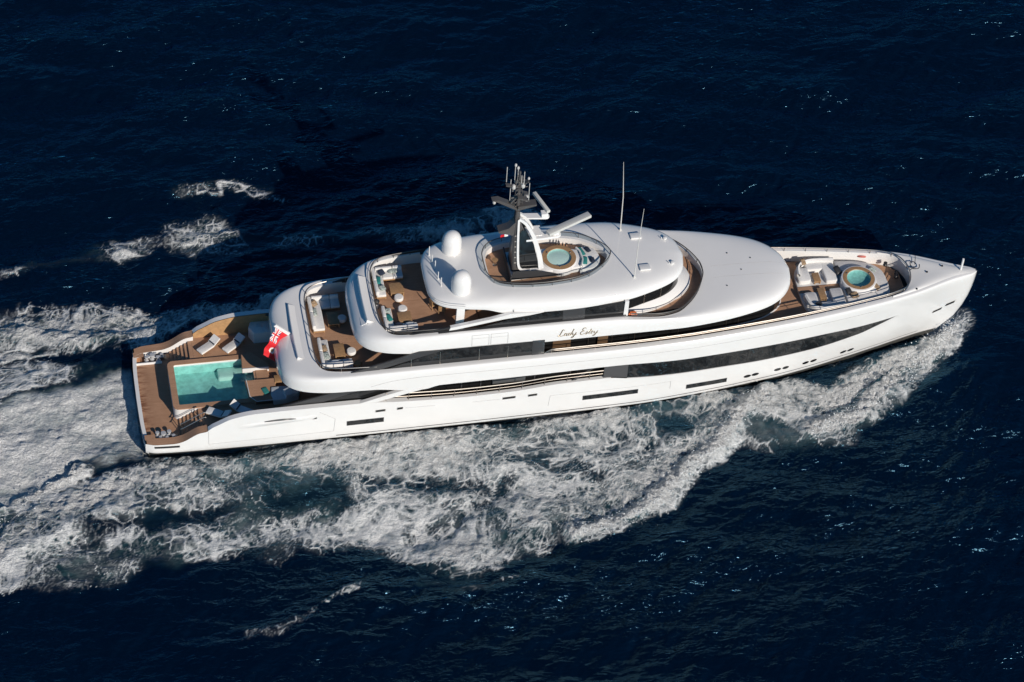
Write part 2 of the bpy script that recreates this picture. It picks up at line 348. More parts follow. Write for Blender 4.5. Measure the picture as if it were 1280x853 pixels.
CALM = [  # open dark pools: path, width, amount
  ([(46.0,-4.5),(49.5,-4.1),(53.0,-3.5),(57.0,-2.4),(60.5,-1.3),(62.7,-.3)], 1.05, 1.),
  ([(17.0,-10.2),(21.3,-10.8),(25.2,-12.2)], 1.1, .75), ([(9.5,-10.7),(14.3,-11.2)], 1.0, .7), ([(-4.8,-11.8),(0.5,-11.9),(4.6,-10.9)], .9, .8),
  ([(29.4,-9.6),(31.6,-10.9),(33.8,-12.6)], .8, .75), ([(27.6,-11.6),(26,-13.0),(24.0,-14.0)], .8, .7), ([(42.0,-6.9),(39.5,-8.0),(37,-9.6)], .7, .65), ([(36,-7.9),(33.5,-9.3)], .7, .55), ([(30.5,-8.0),(27,-9.0)], .7, .5), ([(38.6,-9.7),(35.8,-11.3)], .55, .6), ([(22,-15.2),(19.5,-16.2)], .8, .55),
  ([(-7.3,-5.9),(-3.0,-5.2),(0.3,-5.4)], .5, .5), ([(-9.5,-6.6),(-20.0,-11.6)], .8, .55),
  ([(0.5,-4.6),(-.2,-4.2)], .9, .7), ([(-0.7,5.6),(2.5,6.3)], .9, .6), ([(-6,6.3),(-2,5.7)], .7, .4)]
def foam_fields(X, Y):
    bx = X+1.3*(fbm(X, Y, .22, 2, 3)-.5)*2; by = Y+1.3*(fbm(X, Y, .22, 2, 7)-.5)*2
    wx = bx+.55*(fbm(X, Y, .8, 3, 5)-.5)*2; wy = by+.55*(fbm(X, Y, .8, 3, 9)-.5)*2
    big = fbm(X*.75+Y*.2, Y*1.15, .17, 3, 77); mid = fbm(X, Y, .5, 3, 81)
    lace = np.zeros_like(X); milk = np.zeros_like(X)
    for pts, dens, soft in LACE:   # outline, density, softness
        d = seg_dist(wx, wy, pts+[pts[0]]); sd = np.where(inside(wx, wy, pts), d, -d)
        lace = np.maximum(lace, dens*sst(sd, -soft*.45, soft*.55)); milk = np.maximum(milk, .55*sst(sd, -1.5, 1.5))
    solid = np.zeros_like(X); H = np.zeros_like(X)
    for pts, (w0, w1), dens, hh in BAND:
        d0, u = seg_param(X, Y, pts); d1, _ = seg_param(wx, wy, pts); w = w0+(w1-w0)*u; d = d0*.35+d1*.65
        solid = np.maximum(solid, dens*np.clip(1.55-d/w*1.1, 0, 1)); lace = np.maximum(lace, .75*dens*np.clip(1.7-d/w*.8, 0, 1))
        milk = np.maximum(milk, .9*dens*np.exp(-(d/(w*1.7))**2)); H = np.maximum(H, hh*np.exp(-(d/(w*1.15))**2)*(.5+.9*mid))
    d = seg_dist(wx, wy, WASH+[WASH[0]]); sd = np.where(inside(wx, wy, WASH), d, -d); wash = sst(sd, -.5, .9); milk = np.maximum(milk, sst(sd, -1.5, .8))
    calm = np.zeros_like(X)
    for pts, w, a in CALM: calm = np.maximum(calm, a*np.exp(-(seg_dist(wx, wy, pts)/w)**2))
    lace = lace*(1-.95*calm)*np.clip(.30+1.5*sst(big, .26, .72), 0, 1.2); solid = solid*(1-.8*calm)*np.where(solid > .88, 1, np.clip(.42+1.0*sst(big, .27, .70), 0, 1.12)); milk = milk*(1-.6*calm); wash = wash*(1-.75*calm); H = H-.22*calm
    # lace: walls between open cells of three sizes
    out = np.zeros_like(X); fine = fbm(X, Y, 3.2, 4, 15, .7); thick = np.clip(fbm(bx, by, .55, 3, 31)*2-.35, .05, 1.2)
    pres = fbm(bx, by, .38, 3, 35)
    for k, (sc, seed, tk, amp) in enumerate(((.62, 1, .62, 1.), (1.15, 2, .66, .95), (2.3, 3, .62, .55))):
        cx = bx+(.36/sc)*(fbm(X, Y, sc*.9, 2, 40+k)-.5)*2; cy = by+(.36/sc)*(fbm(X, Y, sc*.9, 2, 50+k)-.5)*2
        f1, f2, cv = worley(cx, cy, sc, seed); e = f2-f1
        t = np.maximum(tk*np.clip(lace, 0, 1.25)*thick*(.45+1.1*cv*cv)+.10*(fine-.5)*np.clip(lace, 0, 1), 0)
        here = sst(lace+.9*(pres-.5)*(1 if k != 1 else -1), .12, .42)*sst(lace, .03, .16)*sst(lace, .03, .16)
        wall = (1-sst(e, t*.35, t*1.25+.02))*here*sst(t, .01, .10)
        out = np.maximum(out, wall*amp*np.clip(.40+1.0*fine, 0, 1))
    # torn filaments along the flow
    sx, sy = bx*.80+by*.60, -bx*.60+by*.80
    rd = 1-np.abs(fbm(sx*.55, sy*2.1, .8, 4, 61, .6)-.5)*2; r2 = 1-np.abs(fbm(bx, by, 1.5, 4, 65, .6)-.5)*2
    out = np.maximum(out, .60*sst(rd, .975-.2*lace, 1.0)*sst(lace, .1, .5)*np.clip(.3+fine, 0, 1)); out = np.maximum(out, .40*sst(r2, .96-.2*lace, 1.0)*sst(lace, .1, .5))
    # churn: solid foam torn by fine holes
    tex = .50*fbm(wx, wy, 1.1, 5, 71, .68)+.28*fbm(sx*.6, sy*2.2, 1.0, 4, 73, .62)+.22*fine
    s = sst(tex, .78-.62*solid, 1.02-.62*solid)*sst(solid, .12, .5)
    out = np.maximum(out, s)
    wt = .50*fbm(wx*.42+.12*wy, wy*1.1, .6, 5, 91, .6)+.28*fbm(wx*.6, wy, 1.9, 4, 93, .65)+.25*fine
    out = np.maximum(out, wash*(.45+.55*sst(wt, .36, .58)))
    film = .17*np.clip(milk*1.2, 0, 1)*sst(np.maximum(np.maximum(lace, solid), wash), .05, .5)*sst(fbm(wx, wy, .7, 4, 97, .6), .35, .7)
    out = np.clip(np.maximum(out, film), 0, 1)
    return out, np.clip(milk, 0, 1), H, np.maximum(solid, wash*.38), lace, fine
def axis(segs, far):
    """grid lines: (from, to, step) pieces, then ever wider steps out to the horizon"""
    c = []
    for a, b, st in segs: c += list(np.arange(a, b-1e-6, st))
    c.append(segs[-1][1]); lo = [c[0]]; hi = [c[-1]]; s0 = segs[0][2]; s1 = segs[-1][2]
    while hi[-1] < far: s1 *= 1.22; hi.append(hi[-1]+s1)
    while lo[-1] > -far: s0 *= 1.22; lo.append(lo[-1]-s0)
    return np.array(lo[1:][::-1]+c+hi[1:])
HBw = pchip([0.2,1,5,10,15,23,30,38,44,48,52,56,60,63,65,66.4], [5.0,5.25,5.4,5.45,5.45,5.4,5.3,5.1,4.55,3.98,3.3,2.45,1.5,.75,.3,.08])
HBs = pchip([0.2,1,5,10,22,36,42,44.4,48,52,56,59,61,64,65.4,66,66.4], [5.0,5.25,5.4,5.45,5.45,5.4,5.2,5.0,4.65,4.15,3.5,2.9,2.35,1.2,.7,.46,.14])
STEM = pchip([-1.5,0,.8,1.79,2.99,4.56,6.5,7], [61.5,63.6,64.4,65.26,65.8,66.2,66.4,66.42])
def hull_pt(X, z):
    X = np.asarray(X, float); z = np.asarray(z, float)+0*X
    t = (z-.5)/6.5
    y = HBw(X)+(HBs(X)-HBw(X))*np.where(t > 0, np.abs(t)**1.15, 0); y = y*np.where(t < 0, 1+t*.9, 1)
    x = np.where(X < 50, X, 50+(X-50)*(STEM(z)-50)/16.4)
    return np.stack([x, -y, z], -1)
def make_sea():
    xs = axis([(-24, 67, .1), (67, 90, .2)], 4000); ys = axis([(-42, -24, .2), (-24, 25, .1), (25, 58, .2)], 4000); X, Y = np.meshgrid(xs, ys, indexing='ij')
    Z = np.zeros_like(X)
    fade = np.clip(1-(np.maximum(np.abs(X-35)-70, np.abs(Y-7)-70))/150, 0, 1)
    r = np.random.default_rng(5); main = math.radians(104)
    gust = .55+.9*fbm(X, Y, .045, 3, 91)
    for i in range(70):
        lam = .8*(7/.8)**r.random(); th = main+r.normal(0, .45); k = 2*math.pi/lam
        a = .0125*lam**.92*(.5+r.random()); ph = r.random()*6.28
        q = (X*math.cos(th)+Y*math.sin(th))*k+ph
        Z += a*(np.sin(q)+.22*np.cos(2*q))*gust
    for lam, a, th in ((17, .16, 112), (13, .11, 96), (10.5, .09, 120), (8.5, .06, 104)):
        th = math.radians(th); Z += a*np.sin((X*math.cos(th)+Y*math.sin(th))*2*math.pi/lam+lam+1.5*fbm(X, Y, .05, 2, 17))*2*gust
    Z *= .43*fade
    AL, MILK, H, SO, LC = [np.zeros_like(X) for _ in range(5)]
    ix = (xs > -40) & (xs < 69); iy = (ys > -26) & (ys < 26); sub = np.ix_(ix, iy)
    AL[sub], MILK[sub], H[sub], SO[sub], LC[sub], fine = foam_fields(X[sub], Y[sub])
    hs = np.abs(np.abs(Y)-HBw(np.clip(X, .2, 66.4))); H += .32*np.exp(-(hs/1.3)**2)*np.clip((X-30)/10, 0, 1)*np.clip((64.5-X)/3, 0, 1)
    XS, YS = X[sub], Y[sub]; r_ = np.zeros_like(X)
    r_[sub] = .34*(fbm(XS, YS, .55, 3, 33)-.5)+.42*(np.abs(fbm(XS, YS, 1.2, 3, 44)-.5)*2-.3)+.34*(fbm(XS*.8+YS*.3, YS, 2.4, 3, 47)-.5)
    Z = Z*(1-.35*SO)+H+SO*r_+.035*AL
    # inside the hull the water stays below the decks
    hb = HBw(np.clip(X, .2, 66.4)); ih = (X > .1) & (X < 64.5) & (np.abs(Y) < hb-.1); Z = np.where(ih, -.4, Z)
    nx, ny = X.shape
    V = np.stack([X, Y, Z], -1).reshape(-1, 3); idx = np.arange(nx*ny).reshape(nx, ny)
    F = np.stack([idx[:-1, :-1], idx[1:, :-1], idx[1:, 1:], idx[:-1, 1:]], -1).reshape(-1, 4)
    me = bpy.data.meshes.new('sea'); me.vertices.add(len(V)); me.vertices.foreach_set('co', V.astype('f4').ravel())
    me.loops.add(F.size); me.loops.foreach_set('vertex_index', F.astype('i4').ravel())
    me.polygons.add(len(F)); me.polygons.foreach_set('loop_start', np.arange(0, F.size, 4, dtype='i4')); me.polygons.foreach_set('loop_total', np.full(len(F), 4, 'i4'))
    me.update(calc_edges=True); me.shade_smooth()
    for nm, A in (('foam', AL), ('milk', MILK), ('churn', SO)):
        at = me.attributes.new(nm, 'FLOAT', 'POINT'); at.data.foreach_set('value', A.astype('f4').ravel())
    o = bpy.data.objects.new('sea', me); COL.objects.link(o); o['kind'] = 'structure'
    me.materials.append(sea_mat()); return o
def sea_mat():
    m = bpy.data.materials.new('sea_water'); m.use_nodes = True; t = m.node_tree; t.nodes.clear(); L = t.links.new; N = t.nodes.new
    def math_(op, a, b=None, clamp=False):
        n = N('ShaderNodeMath'); n.operation = op; n.use_clamp = clamp
        for i, q in enumerate((a, b)):
            if q is None: continue
            if isinstance(q, (int, float)): n.inputs[i].default_value = q
            else: L(q, n.inputs[i])
        return n.outputs[0]
    def rng(v, a, b, c=0., d=1., smooth=True):
        n = N('ShaderNodeMapRange'); n.interpolation_type = 'SMOOTHSTEP' if smooth else 'LINEAR'
        for i, q in enumerate((v, a, b, c, d)):
            if isinstance(q, (int, float)): n.inputs[i].default_value = q
            else: L(q, n.inputs[i])
        return n.outputs[0]
    def noise(vec, sc, det, rough=.55, dist=0.):
        n = N('ShaderNodeTexNoise'); n.inputs['Scale'].default_value = sc; n.inputs['Detail'].default_value = det; n.inputs['Roughness'].default_value = rough; n.inputs['Distortion'].default_value = dist; L(vec, n.inputs['Vector']); return n
    g = N('ShaderNodeNewGeometry'); fl = N('ShaderNodeVectorMath'); fl.operation = 'MULTIPLY'; fl.inputs[1].default_value = (1, 1, 0); L(g.outputs['Position'], fl.inputs[0]); P = fl.outputs[0]
    def att(nm):
        a = N('ShaderNodeAttribute'); a.attribute_name = nm; return a.outputs['Fac']
    AL, MK, SO = att('foam'), att('milk'), att('churn')
    n1 = noise(P, 5.5, 4, .65).outputs['Fac']; n2 = noise(P, 15., 3, .65).outputs['Fac']
    grain = rng(math_('ADD', math_('MULTIPLY', n1, .55), math_('MULTIPLY', n2, .45)), .32, .68, .62, 1.28, False)
    FA = math_('MULTIPLY', AL, grain, clamp=True)
    mw = N('ShaderNodeMapping'); mw.inputs['Rotation'].default_value = (0, 0, math.radians(-13)); mw.inputs['Scale'].default_value = (.55, 1.1, 1); L(P, mw.inputs[0]); Q = mw.outputs[0]
    r1 = noise(Q, .62, 2, .5, .4).outputs['Fac']; r2 = noise(Q, 1.7, 2, .5, .6).outputs['Fac']; r3 = noise(Q, 4.4, 2, .5, .5).outputs['Fac']; r4 = noise(P, 11., 2, .5).outputs['Fac']
    calm = rng(noise(Q, .09, 3).outputs['Fac'], .3, .7, .45, 1.35)
    rip = math_('ADD', math_('ADD', math_('MULTIPLY', r1, .20), math_('MULTIPLY', r2, .22)), math_('ADD', math_('MULTIPLY', r3, .072), math_('MULTIPLY', r4, .008)))
    rip = math_('MULTIPLY', rip, calm)
    fro = math_('MULTIPLY', math_('ADD', math_('MULTIPLY', n1, .22), math_('MULTIPLY', n2, .10)), math_('ADD', .05, math_('MULTIPLY', FA, math_('ADD', .7, SO))))
    hh = math_('ADD', math_('MULTIPLY', rip, rng(SO, 0, 1, 1, .4, False)), fro)
    bp = N('ShaderNodeBump'); bp.inputs['Strength'].default_value = 1.; bp.inputs['Distance'].default_value = 1.; L(hh, bp.inputs['Height'])
    # deep water
    tint = math_('MULTIPLY', rng(MK, .12, 1.), rng(noise(P, .5, 4).outputs['Fac'], .25, .7, .35, 1.))
    mx = N('ShaderNodeMix'); mx.data_type = 'RGBA'; mx.inputs[6].default_value = (.0004, .0044, .0138, 1); mx.inputs[7].default_value = (.030, .082, .090, 1); L(tint, mx.inputs[0])
    df = N('ShaderNodeBsdfDiffuse'); L(mx.outputs[2], df.inputs[0]); L(bp.outputs[0], df.inputs['Normal'])
    gl = N('ShaderNodeBsdfGlossy'); gl.inputs['Color'].default_value = (.30, .70, 1.0, 1); gl.inputs['Roughness'].default_value = .15; L(bp.outputs[0], gl.inputs['Normal'])
    fn = N('ShaderNodeFresnel'); fn.inputs['IOR'].default_value = 1.40; L(bp.outputs[0], fn.inputs['Normal'])
    wt = N('ShaderNodeMixShader'); L(fn.outputs[0], wt.inputs[0]); L(df.outputs[0], wt.inputs[1]); L(gl.outputs[0], wt.inputs[2])
    fo = N('ShaderNodeBsdfPrincipled'); fo.inputs['Base Color'].default_value = (.93, .94, .93, 1); fo.inputs['Roughness'].default_value = .8; fo.inputs['Specular IOR Level'].default_value = .2; L(bp.outputs[0], fo.inputs['Normal'])
    ms = N('ShaderNodeMixShader'); L(FA, ms.inputs[0]); L(wt.outputs[0], ms.inputs[1]); L(fo.outputs[0], ms.inputs[2])
    o = N('ShaderNodeOutputMaterial'); L(ms.outputs[0], o.inputs[0]); return m
make_sea()
def make_spray():
    g = np.random.default_rng(21); V = []; F_ = []
    for (pts, wd, dens, hh), n, hi in ((BAND[0], 1500, .9), (BAND[3], 1300, .8), (BAND[10], 350, .5), (BAND[1], 500, .6)):
        P = np.array(pts); Ls = np.r_[0, np.cumsum(np.hypot(*np.diff(P, axis=0).T))]
        for _ in range(n):
            t = g.random()*Ls[-1]; x = np.interp(t, Ls, P[:, 0])+g.normal(0, .45); y = np.interp(t, Ls, P[:, 1])+g.normal(-.25, .5); z = hh+.05+hi*g.random()**3*(1.2-t/Ls[-1]*.6)
            r = .018+.05*g.random()**4; o = len(V); V += [(x+r*a, y+r*b, z+r*c) for a, b, c in ((1, 0, 0), (-1, 0, 0), (0, 1, 0), (0, -1, 0), (0, 0, 1), (0, 0, -1))]
            F_ += [[o+a, o+b, o+c] for a, b, c in ((0, 2, 4), (2, 1, 4), (1, 3, 4), (3, 0, 4), (2, 0, 5), (1, 2, 5), (3, 1, 5), (0, 3, 5))]
    me = bpy.data.meshes.new('sea_spray'); me.from_pydata(V, [], F_); me.shade_smooth(); me.materials.append(mat('spray', (.85, .87, .88), .6))
    o = bpy.data.objects.new('sea_spray', me); COL.objects.link(o); o['kind'] = 'stuff'; o['label'] = 'white droplets thrown up along the bow wave'; o['category'] = 'spray'
make_spray()

# ------------------------------------------------------------------ the yacht
YT = thing('yacht', 'long white superyacht with stepped decks, aft pool and two round spa tubs, under way', 'yacht')
L1 = pchip([.2,2.4,2.96,4.3,4.9,4.93,5.83,6.74,8.56,11.3,16,17.2,20,25,28.2,32,35.7,37.4,41.6,44.8,48.6,52.4,56.5,58.4,59.86,63,66.4],
           [1.37,1.42,1.57,2.38,2.52,2.58,3.18,3.65,3.98,4.03,4.02,3.98,3.75,3.55,3.6,3.9,3.95,3.66,3.32,3.2,2.99,2.95,3.35,4.02,4.56,4.7,4.8])
L2 = pchip([15,17,20,21.4,22.6,30,36,41.4,44.6,49.2,53,56.8,59.86,63,66.4], [5.45,5.43,5.02,4.9,5.2,5.24,5.3,5.0,4.91,4.77,4.69,4.5,4.56,4.7,4.8])
PAINT = pchip([0,66],[.38,.40]); BOOT = pchip([14.6,66],[.70,.72])
SHEER = pchip([12,18,58,61,63.5,66.4], [6.75,6.95,6.98,6.93,6.8,6.52])
XN = np.unique(np.r_[np.linspace(.2, 4.9, 24), 4.93, np.linspace(4.95, 17, 36), np.linspace(17, 60, 110), np.linspace(60, 66.4, 40)])
# lower hull
h = MB(); rows = []
zb = PAINT(XN)
for f in (0, .12, .3, .55, .8, 1): rows.append(hull_pt(XN, zb+(L1(XN)-zb)*f))
h.sym(rows); h.grid([[r[-1] for r in rows], [r[-1]*[1, 0, 1]+[.03, 0, 0] for r in rows], [r[-1]*[1, -1, 1] for r in rows]])
# upper band and overhanging stern of the upper deck, one surface round the ship
ulip = [(10.55,0,5.45),(10.55,-1.5,5.45),(10.58,-2.7,5.45),(10.75,-3.6,5.45),(11.15,-4.3,5.45),(11.9,-4.85,5.45),(13,-5.2,5.45),(14.5,-5.4,5.45),(16,-5.45,5.45)]
ucoa = [(13.15,0),(13.15,-1.5),(13.17,-2.7),(13.3,-3.55),(13.55,-4.1),(14.0,-4.5),(14.8,-4.75),(15.9,-4.9),(17.0,-5.0)]
A, B = crv2(ulip, ucoa, 40)
XF = XN[XN > 17.5]
lipF = hull_pt(XF, L2(XF)); lip = np.vstack([A, lipF])
coaF = hull_pt(XF, SHEER(XF)); ins = np.minimum(.40, np.abs(coaF[:, 1])*.45); coaF[:, 1] += ins
coa = np.vstack([np.c_[B, SHEER(B[:, 0])], coaF])
nlist = np.r_[np.full(len(A), 2.2)+np.linspace(0, 3.8, len(A))**1.0, np.full(len(XF), 6.)]
def band_rows(lip, coa, nl, nr=14, hullfun=None):
    rows = []
    for th in np.linspace(0, math.pi/2, nr):
        e = 2/nl; hh = 1-np.cos(th)**e if th < math.pi/2-1e-6 else np.ones(len(lip)); v = np.sin(th)**e if th > 1e-6 else np.zeros(len(lip))
        r = lip+(coa-lip)*np.stack([hh, hh, v], -1)
        if hullfun is not None:
            k = len(lip)-len(hullfun); zz = r[k:, 2]; q = hull_pt(hullfun, zz)
            r[k:, 0] = q[:, 0]; r[k:, 1] = q[:, 1]+ins*hh[k:]
        rows.append(r)
    return rows
ub = band_rows(lip, coa, nlist, 14, XF)
h.grid([both(r) for r in ub]); h.grid([[r[-1] for r in ub], [r[-1]*[1, 0, 1]+[.03, 0, 0] for r in ub], [r[-1]*[1, -1, 1] for r in ub]])
# soffit under the stern overhang
h.grid([both(lip[:60]), both(lip[:60]*[0, .9, 1]+np.c_[np.maximum(lip[:60, 0], 13.5), np.zeros(60), np.full(60, .05)])])
# bulwark caps aft, transom
wx = XN[XN <= 20.5]; tp = hull_pt(wx, L1(wx)); capw = np.where(wx < 4.9, .7, .42); inn = tp+np.c_[0*wx, capw, 0*wx]
wi = wx > 4.92
h.sym([tp[wi], inn[wi]])
tr = [];
for z in (.25, .7, 1.0, 1.22):
    q = crv([(.34+.1*(1.2-z), -5.0), (.18, -4.3), (.05, -2.5), (0, 0)], 20); q[:, 0] -= .06*(1.2-z)*0
    tr.append(np.c_[q, np.full(20, z)])
for z0 in (): pass
h.grid([np.vstack([r, (r*[1, -1, 1])[::-1][1:]]) for r in tr])
c0 = hull_pt(np.array([.2]*4), np.array([.25, .7, 1.0, 1.22]))
h.sym([[tr[i][0], c0[i]] for i in range(4)])
HULL = h.build('hull', WHITE, YT, 50)
# bottom paint, boot line
h = MB(); h.sym([hull_pt(XN, PAINT(XN)-.004+(-1.3-PAINT(XN))*f)*[1, .997, 1] for f in (0, .3, 1)])
h.grid([[(.34, -5.0, .25), (.0, 0, .25), (.34, 5, .25)], [(.8, -4.6, -1.3), (.6, 0, -1.3), (.8, 4.6, -1.3)]])
h.build('bottom_paint', BOTT, YT)
h = MB(); xb = np.linspace(14.7, 64, 120); zz = BOOT(xb)
h.sym([hull_pt(xb, zz)*[1, 1.003, 1], hull_pt(xb, zz+.06)*[1, 1.003, 1]]); h.build('boot_line', GREY, YT)
# window strip along the hull
h = MB(); xb = np.linspace(37.3, 59.8, 90); q0 = hull_pt(xb, L1(xb)); q1 = hull_pt(xb, L2(xb))
h.sym([q0, q0*[1, .988, 1]], 1); h.sym([q1, q1*[1, .988, 1]], 1); h.sym([q0*[1, .988, 1], (q0+q1)/2*[1, .988, 1], q1*[1, .988, 1]])
h.build('window_strip', [GLASS, WHITE], YT)
h = MB()
for x in (40.2, 43.6, 47.0, 50.2):
    a = hull_pt(np.array([x, x+.03]), L1(np.array([x, x+.03]))+.02)*[1, .991, 1]; b_ = hull_pt(np.array([x, x+.03]), L2(np.array([x, x+.03]))-.02)*[1, .991, 1]; h.sym([a, b_])
h.build('strip_joint', BLACK, YT, split='all')
h = MB(); xb = np.linspace(35.4, 37.35, 8); h.sym([hull_pt(xb, L1(xb))*[1, .985, 1], hull_pt(xb, L2(xb))*[1, .985, 1]]); h.build('side_panel', mat('panel_grey', (.075, .075, .078), .3), YT)
# hull windows, portholes, bow slots
def on_hull(name, x0, x1, za, zb, m, round_=False, parent=HULL, both_=True, hh=.2, slant=0.):
    for s in ((1, -1) if both_ else (1,)):
        g = MB(); n = 12
        if round_:
            xc, zc = (x0+x1)/2, (za+zb)/2
            pts = [(xc+.31*math.cos(a), zc+.17*math.sin(a)) for a in np.linspace(0, 2*math.pi, 16, endpoint=False)]
            P = np.array([hull_pt(p[0], p[1]) for p in pts]); C = hull_pt(xc, zc)
            off = np.array([0, -.015, .0])
            g.add(list(P+off)+[C+off], [[i, (i+1) % 16, 16] for i in range(16)])
        else:
            xs = np.linspace(x0, x1, n); zl = np.linspace(za, zb, n); lo = hull_pt(xs, zl-hh); hi = hull_pt(xs+slant, zl+hh); off = np.array([0, -.02, 0])
            lo2 = hull_pt(np.linspace(x0-.06, x1+.06, n), zl-hh-.05); hi2 = hull_pt(np.linspace(x0-.06, x1+.06, n)+slant, zl+hh+.05); o2 = np.array([0, -.012, 0])
            g.grid([lo+off, hi+off]); g.grid([lo2+o2, hi2+o2], 1)
        if s < 0: g.v = [(a, -b, c) for a, b, c in g.v]
        g.build(name, m, parent)
for x0, x1, za, zb_ in ((15.55, 18.3, 1.94, 1.97), (33.95, 38.25, 1.96, 1.98), (42.3, 45.55, 1.56, 1.46)): on_hull('hull_window', x0, x1, za, zb_, [GLASS, GREY])
for i, (x, z) in enumerate(((47.33, 1.36), (47.99, 1.38), (49.88, 1.35), (50.61, 1.35), (52.5, 1.3), (53.25, 1.3), (56.1, 1.3), (56.8, 1.3))): on_hull('porthole', x-.3, x+.3, z, z, [GLASS], True)
for x, z in ((63.9, 3.2), (64.9, 3.6)): on_hull('bow_slot', x-.33, x+.33, z-.07, z+.07, [BLACK, STEEL], hh=.09)
for x0, x1, z in ((17.75, 18.4, 2.98), (27.6, 28.5, 2.92), (29.6, 30.2, 2.94), (19.4, 19.75, 3.02)): on_hull('fairlead', x0, x1, z, z+.03, [BLACK, STEEL], hh=.07)
on_hull('fairlead', .9, 2.7, 1.12, 1.12, [BLACK, STEEL], hh=.06)
# panel joints of the shell doors
h = MB()
def hl(p, q, n=14):
    a = np.linspace(p[0], q[0], n); z = np.linspace(p[1], q[1], n); P = hull_pt(a, z); P[:, 1] -= .004
    h.tube(P, .014, 4); h.tube(P*[1, -1, 1], .014, 4)
for p, q in (((4.95, 1.1), (4.95, 2.5)), ((4.95, 1.1), (14.5, 1.25)), ((14.5, 1.25), (14.6, 2.6)), ((14.6, 2.6), (13.4, 3.5)), ((31.2, 1.5), (31.3, 2.65)), ((31.3, 2.65), (40.9, 2.55)), ((40.9, 1.7), (40.9, 2.55)), ((20, 3.02), (22.3, 2.95)), ((25.2, 2.9), (27.4, 2.88))): hl(p, q)
for x in np.linspace(24, 58, 2)[:0]: pass
xq = np.r_[np.linspace(17.3, 24, 14), np.linspace(25, 57.5, 40)]; zq = pchip([17.3, 19, 21.4, 28, 57.5], [5.75, 6.15, 6.3, 6.25, 6.2])(xq); P = hull_pt(xq, zq); h.tube(P, .018, 4); h.tube(P*[1, -1, 1], .018, 4)
h.build('panel_joint', SEAM, YT, split='all')
# side scoop beside the pool deck
h = MB(); xs = np.linspace(7.2, 13.2, 16); s = np.sin(np.linspace(0, math.pi, 16))
lo = hull_pt(xs, 2.45+.35*np.linspace(0, 1, 16)); mid = hull_pt(xs, 2.8+.35*np.linspace(0, 1, 16)); hi = hull_pt(xs, 2.9+.35*np.linspace(0, 1, 16)); mid[:, 1] -= .12*s
h.sym([lo, (lo+mid)/2+np.c_[0*xs, -.02*s, 0*xs], mid, hi]); xs2 = np.linspace(9.2, 11.6, 10); s2 = np.sin(np.linspace(0, math.pi, 10)); a = hull_pt(xs2, 3.10+.1*s2); b_ = hull_pt(xs2, 3.10-.02*s2); a[:, 1] -= .03; b_[:, 1] -= .10; h.sym([a, b_], 1)
h.build('side_scoop', [WHITE, GREY], YT)

# ---- stern: platform, stairs, pool, aft main deck
TS = crv([(.30, -4.9), (.14, -4.2), (.03, -2.5), (0, 0)], 16); TS = np.vstack([TS, (TS*[1, -1])[::-1][1:]])
pf = MB(); pf.poly([(x, y, 1.24 if 0 else 1.02) for x, y in TS]+[(5, 4.9, 1.02), (5, -4.9, 1.02)]); pf.build('swim_platform', TEAKW, YT)
pf = MB(); pf.grid([[(x, y, 1.24) for x, y in TS], [(x+.28, y*.985, 1.24) for x, y in TS]]); pf.grid([[(x+.28, y*.985, 1.24) for x, y in TS], [(x+.3, y*.985, 1.02) for x, y in TS]]); pf.build('platform_edge', WHITE2, YT)
cap = MB(); wa = wx <= 4.92; o_ = tp[wa]; o_ = o_+np.array([0, 0, .015]); i_ = o_+np.array([0, .72, 0])
cap.sym([o_, i_]); cap.sym([i_, i_*[1, 1, 0]+[0, 0, .9]], 1)
cap.sym([[(.2, -5.0, 1.385), (.2, -4.1, 1.385)], [(1.0, -4.6, 1.386), (1.0, -4.1, 1.386)]])
cap.build('stern_caprail', [TEAK, WHITE2], YT)
st = MB()
def stairs(s):
    g = MB(); n = 6
    for k in range(n):
        x0 = 3.0+k*.29; z = 1.02+(k+1)*(2.1-1.02)/n
        ya, yb = (2.55, 4.62)
        g.add([(x0, s*ya, z), (x0+.3, s*ya, z), (x0+.3, s*yb, z), (x0, s*yb, z)], [[0, 1, 2, 3]])
        g.add([(x0, s*ya, z), (x0, s*yb, z), (x0, s*yb, z-.18), (x0, s*ya, z-.18)], [[0, 1, 2, 3]], 1)
    o = g.build('staircase', [TEAK, mat('riser', (.20, .12, .08), .7)], YT)
    r = MB()
    for yy in (3.85, 4.35):
        r.tube([(2.95, s*yy, 1.95), (3.1, s*yy, 2.0), (4.7, s*yy, 3.0), (4.9, s*yy, 3.0)], .035); r.tube([(3.1, s*yy, 1.0), (3.1, s*yy, 2.0)], .03); r.tube([(4.7, s*yy, 2.1), (4.7, s*yy, 3.0)], .03)
    if s < 0: r.build('handrail', STEEL, o)
    return o
stairs(1); stairs(-1)
dk = MB(); Z = 2.1
for s in (1, -1): dk.poly([(4.74, s*2.5, Z), (18, s*2.5, Z), (18, s*5.1, Z), (4.74, s*5.1, Z)][::s])
dk.poly([(9.4, -2.5, Z), (20, -2.5, Z), (20, 2.5, Z), (9.4, 2.5, Z)])
dk.build('main_deck', TEAK, YT)
ln = MB(); wi2 = (wx > 4.92); ln.sym([inn[wi2]-[0, 0, .06], inn[wi2]*[1, 1, 0]+[0, .05, 2.05]]); ln.build('bulwark_lining', VARN, YT)
PL = thing  # (pool parts below belong to the yacht)
def rrect(x0, x1, y0, y1, r, n=5):
    o = []
    for cx, cy, a0 in ((x1-r, y1-r, 0), (x0+r, y1-r, 90), (x0+r, y0+r, 180), (x1-r, y0+r, 270)):
        for k in range(n): a = math.radians(a0+90*k/(n-1)); o.append((cx+r*math.cos(a), cy+r*math.sin(a)))
    return o
po = rrect(2.62, 9.35, -2.55, 2.55, .45); pi_ = rrect(3.1, 9.1, -2.12, 2.12, .12); z3 = lambda P, z: [(x, y, z) for x, y in P]
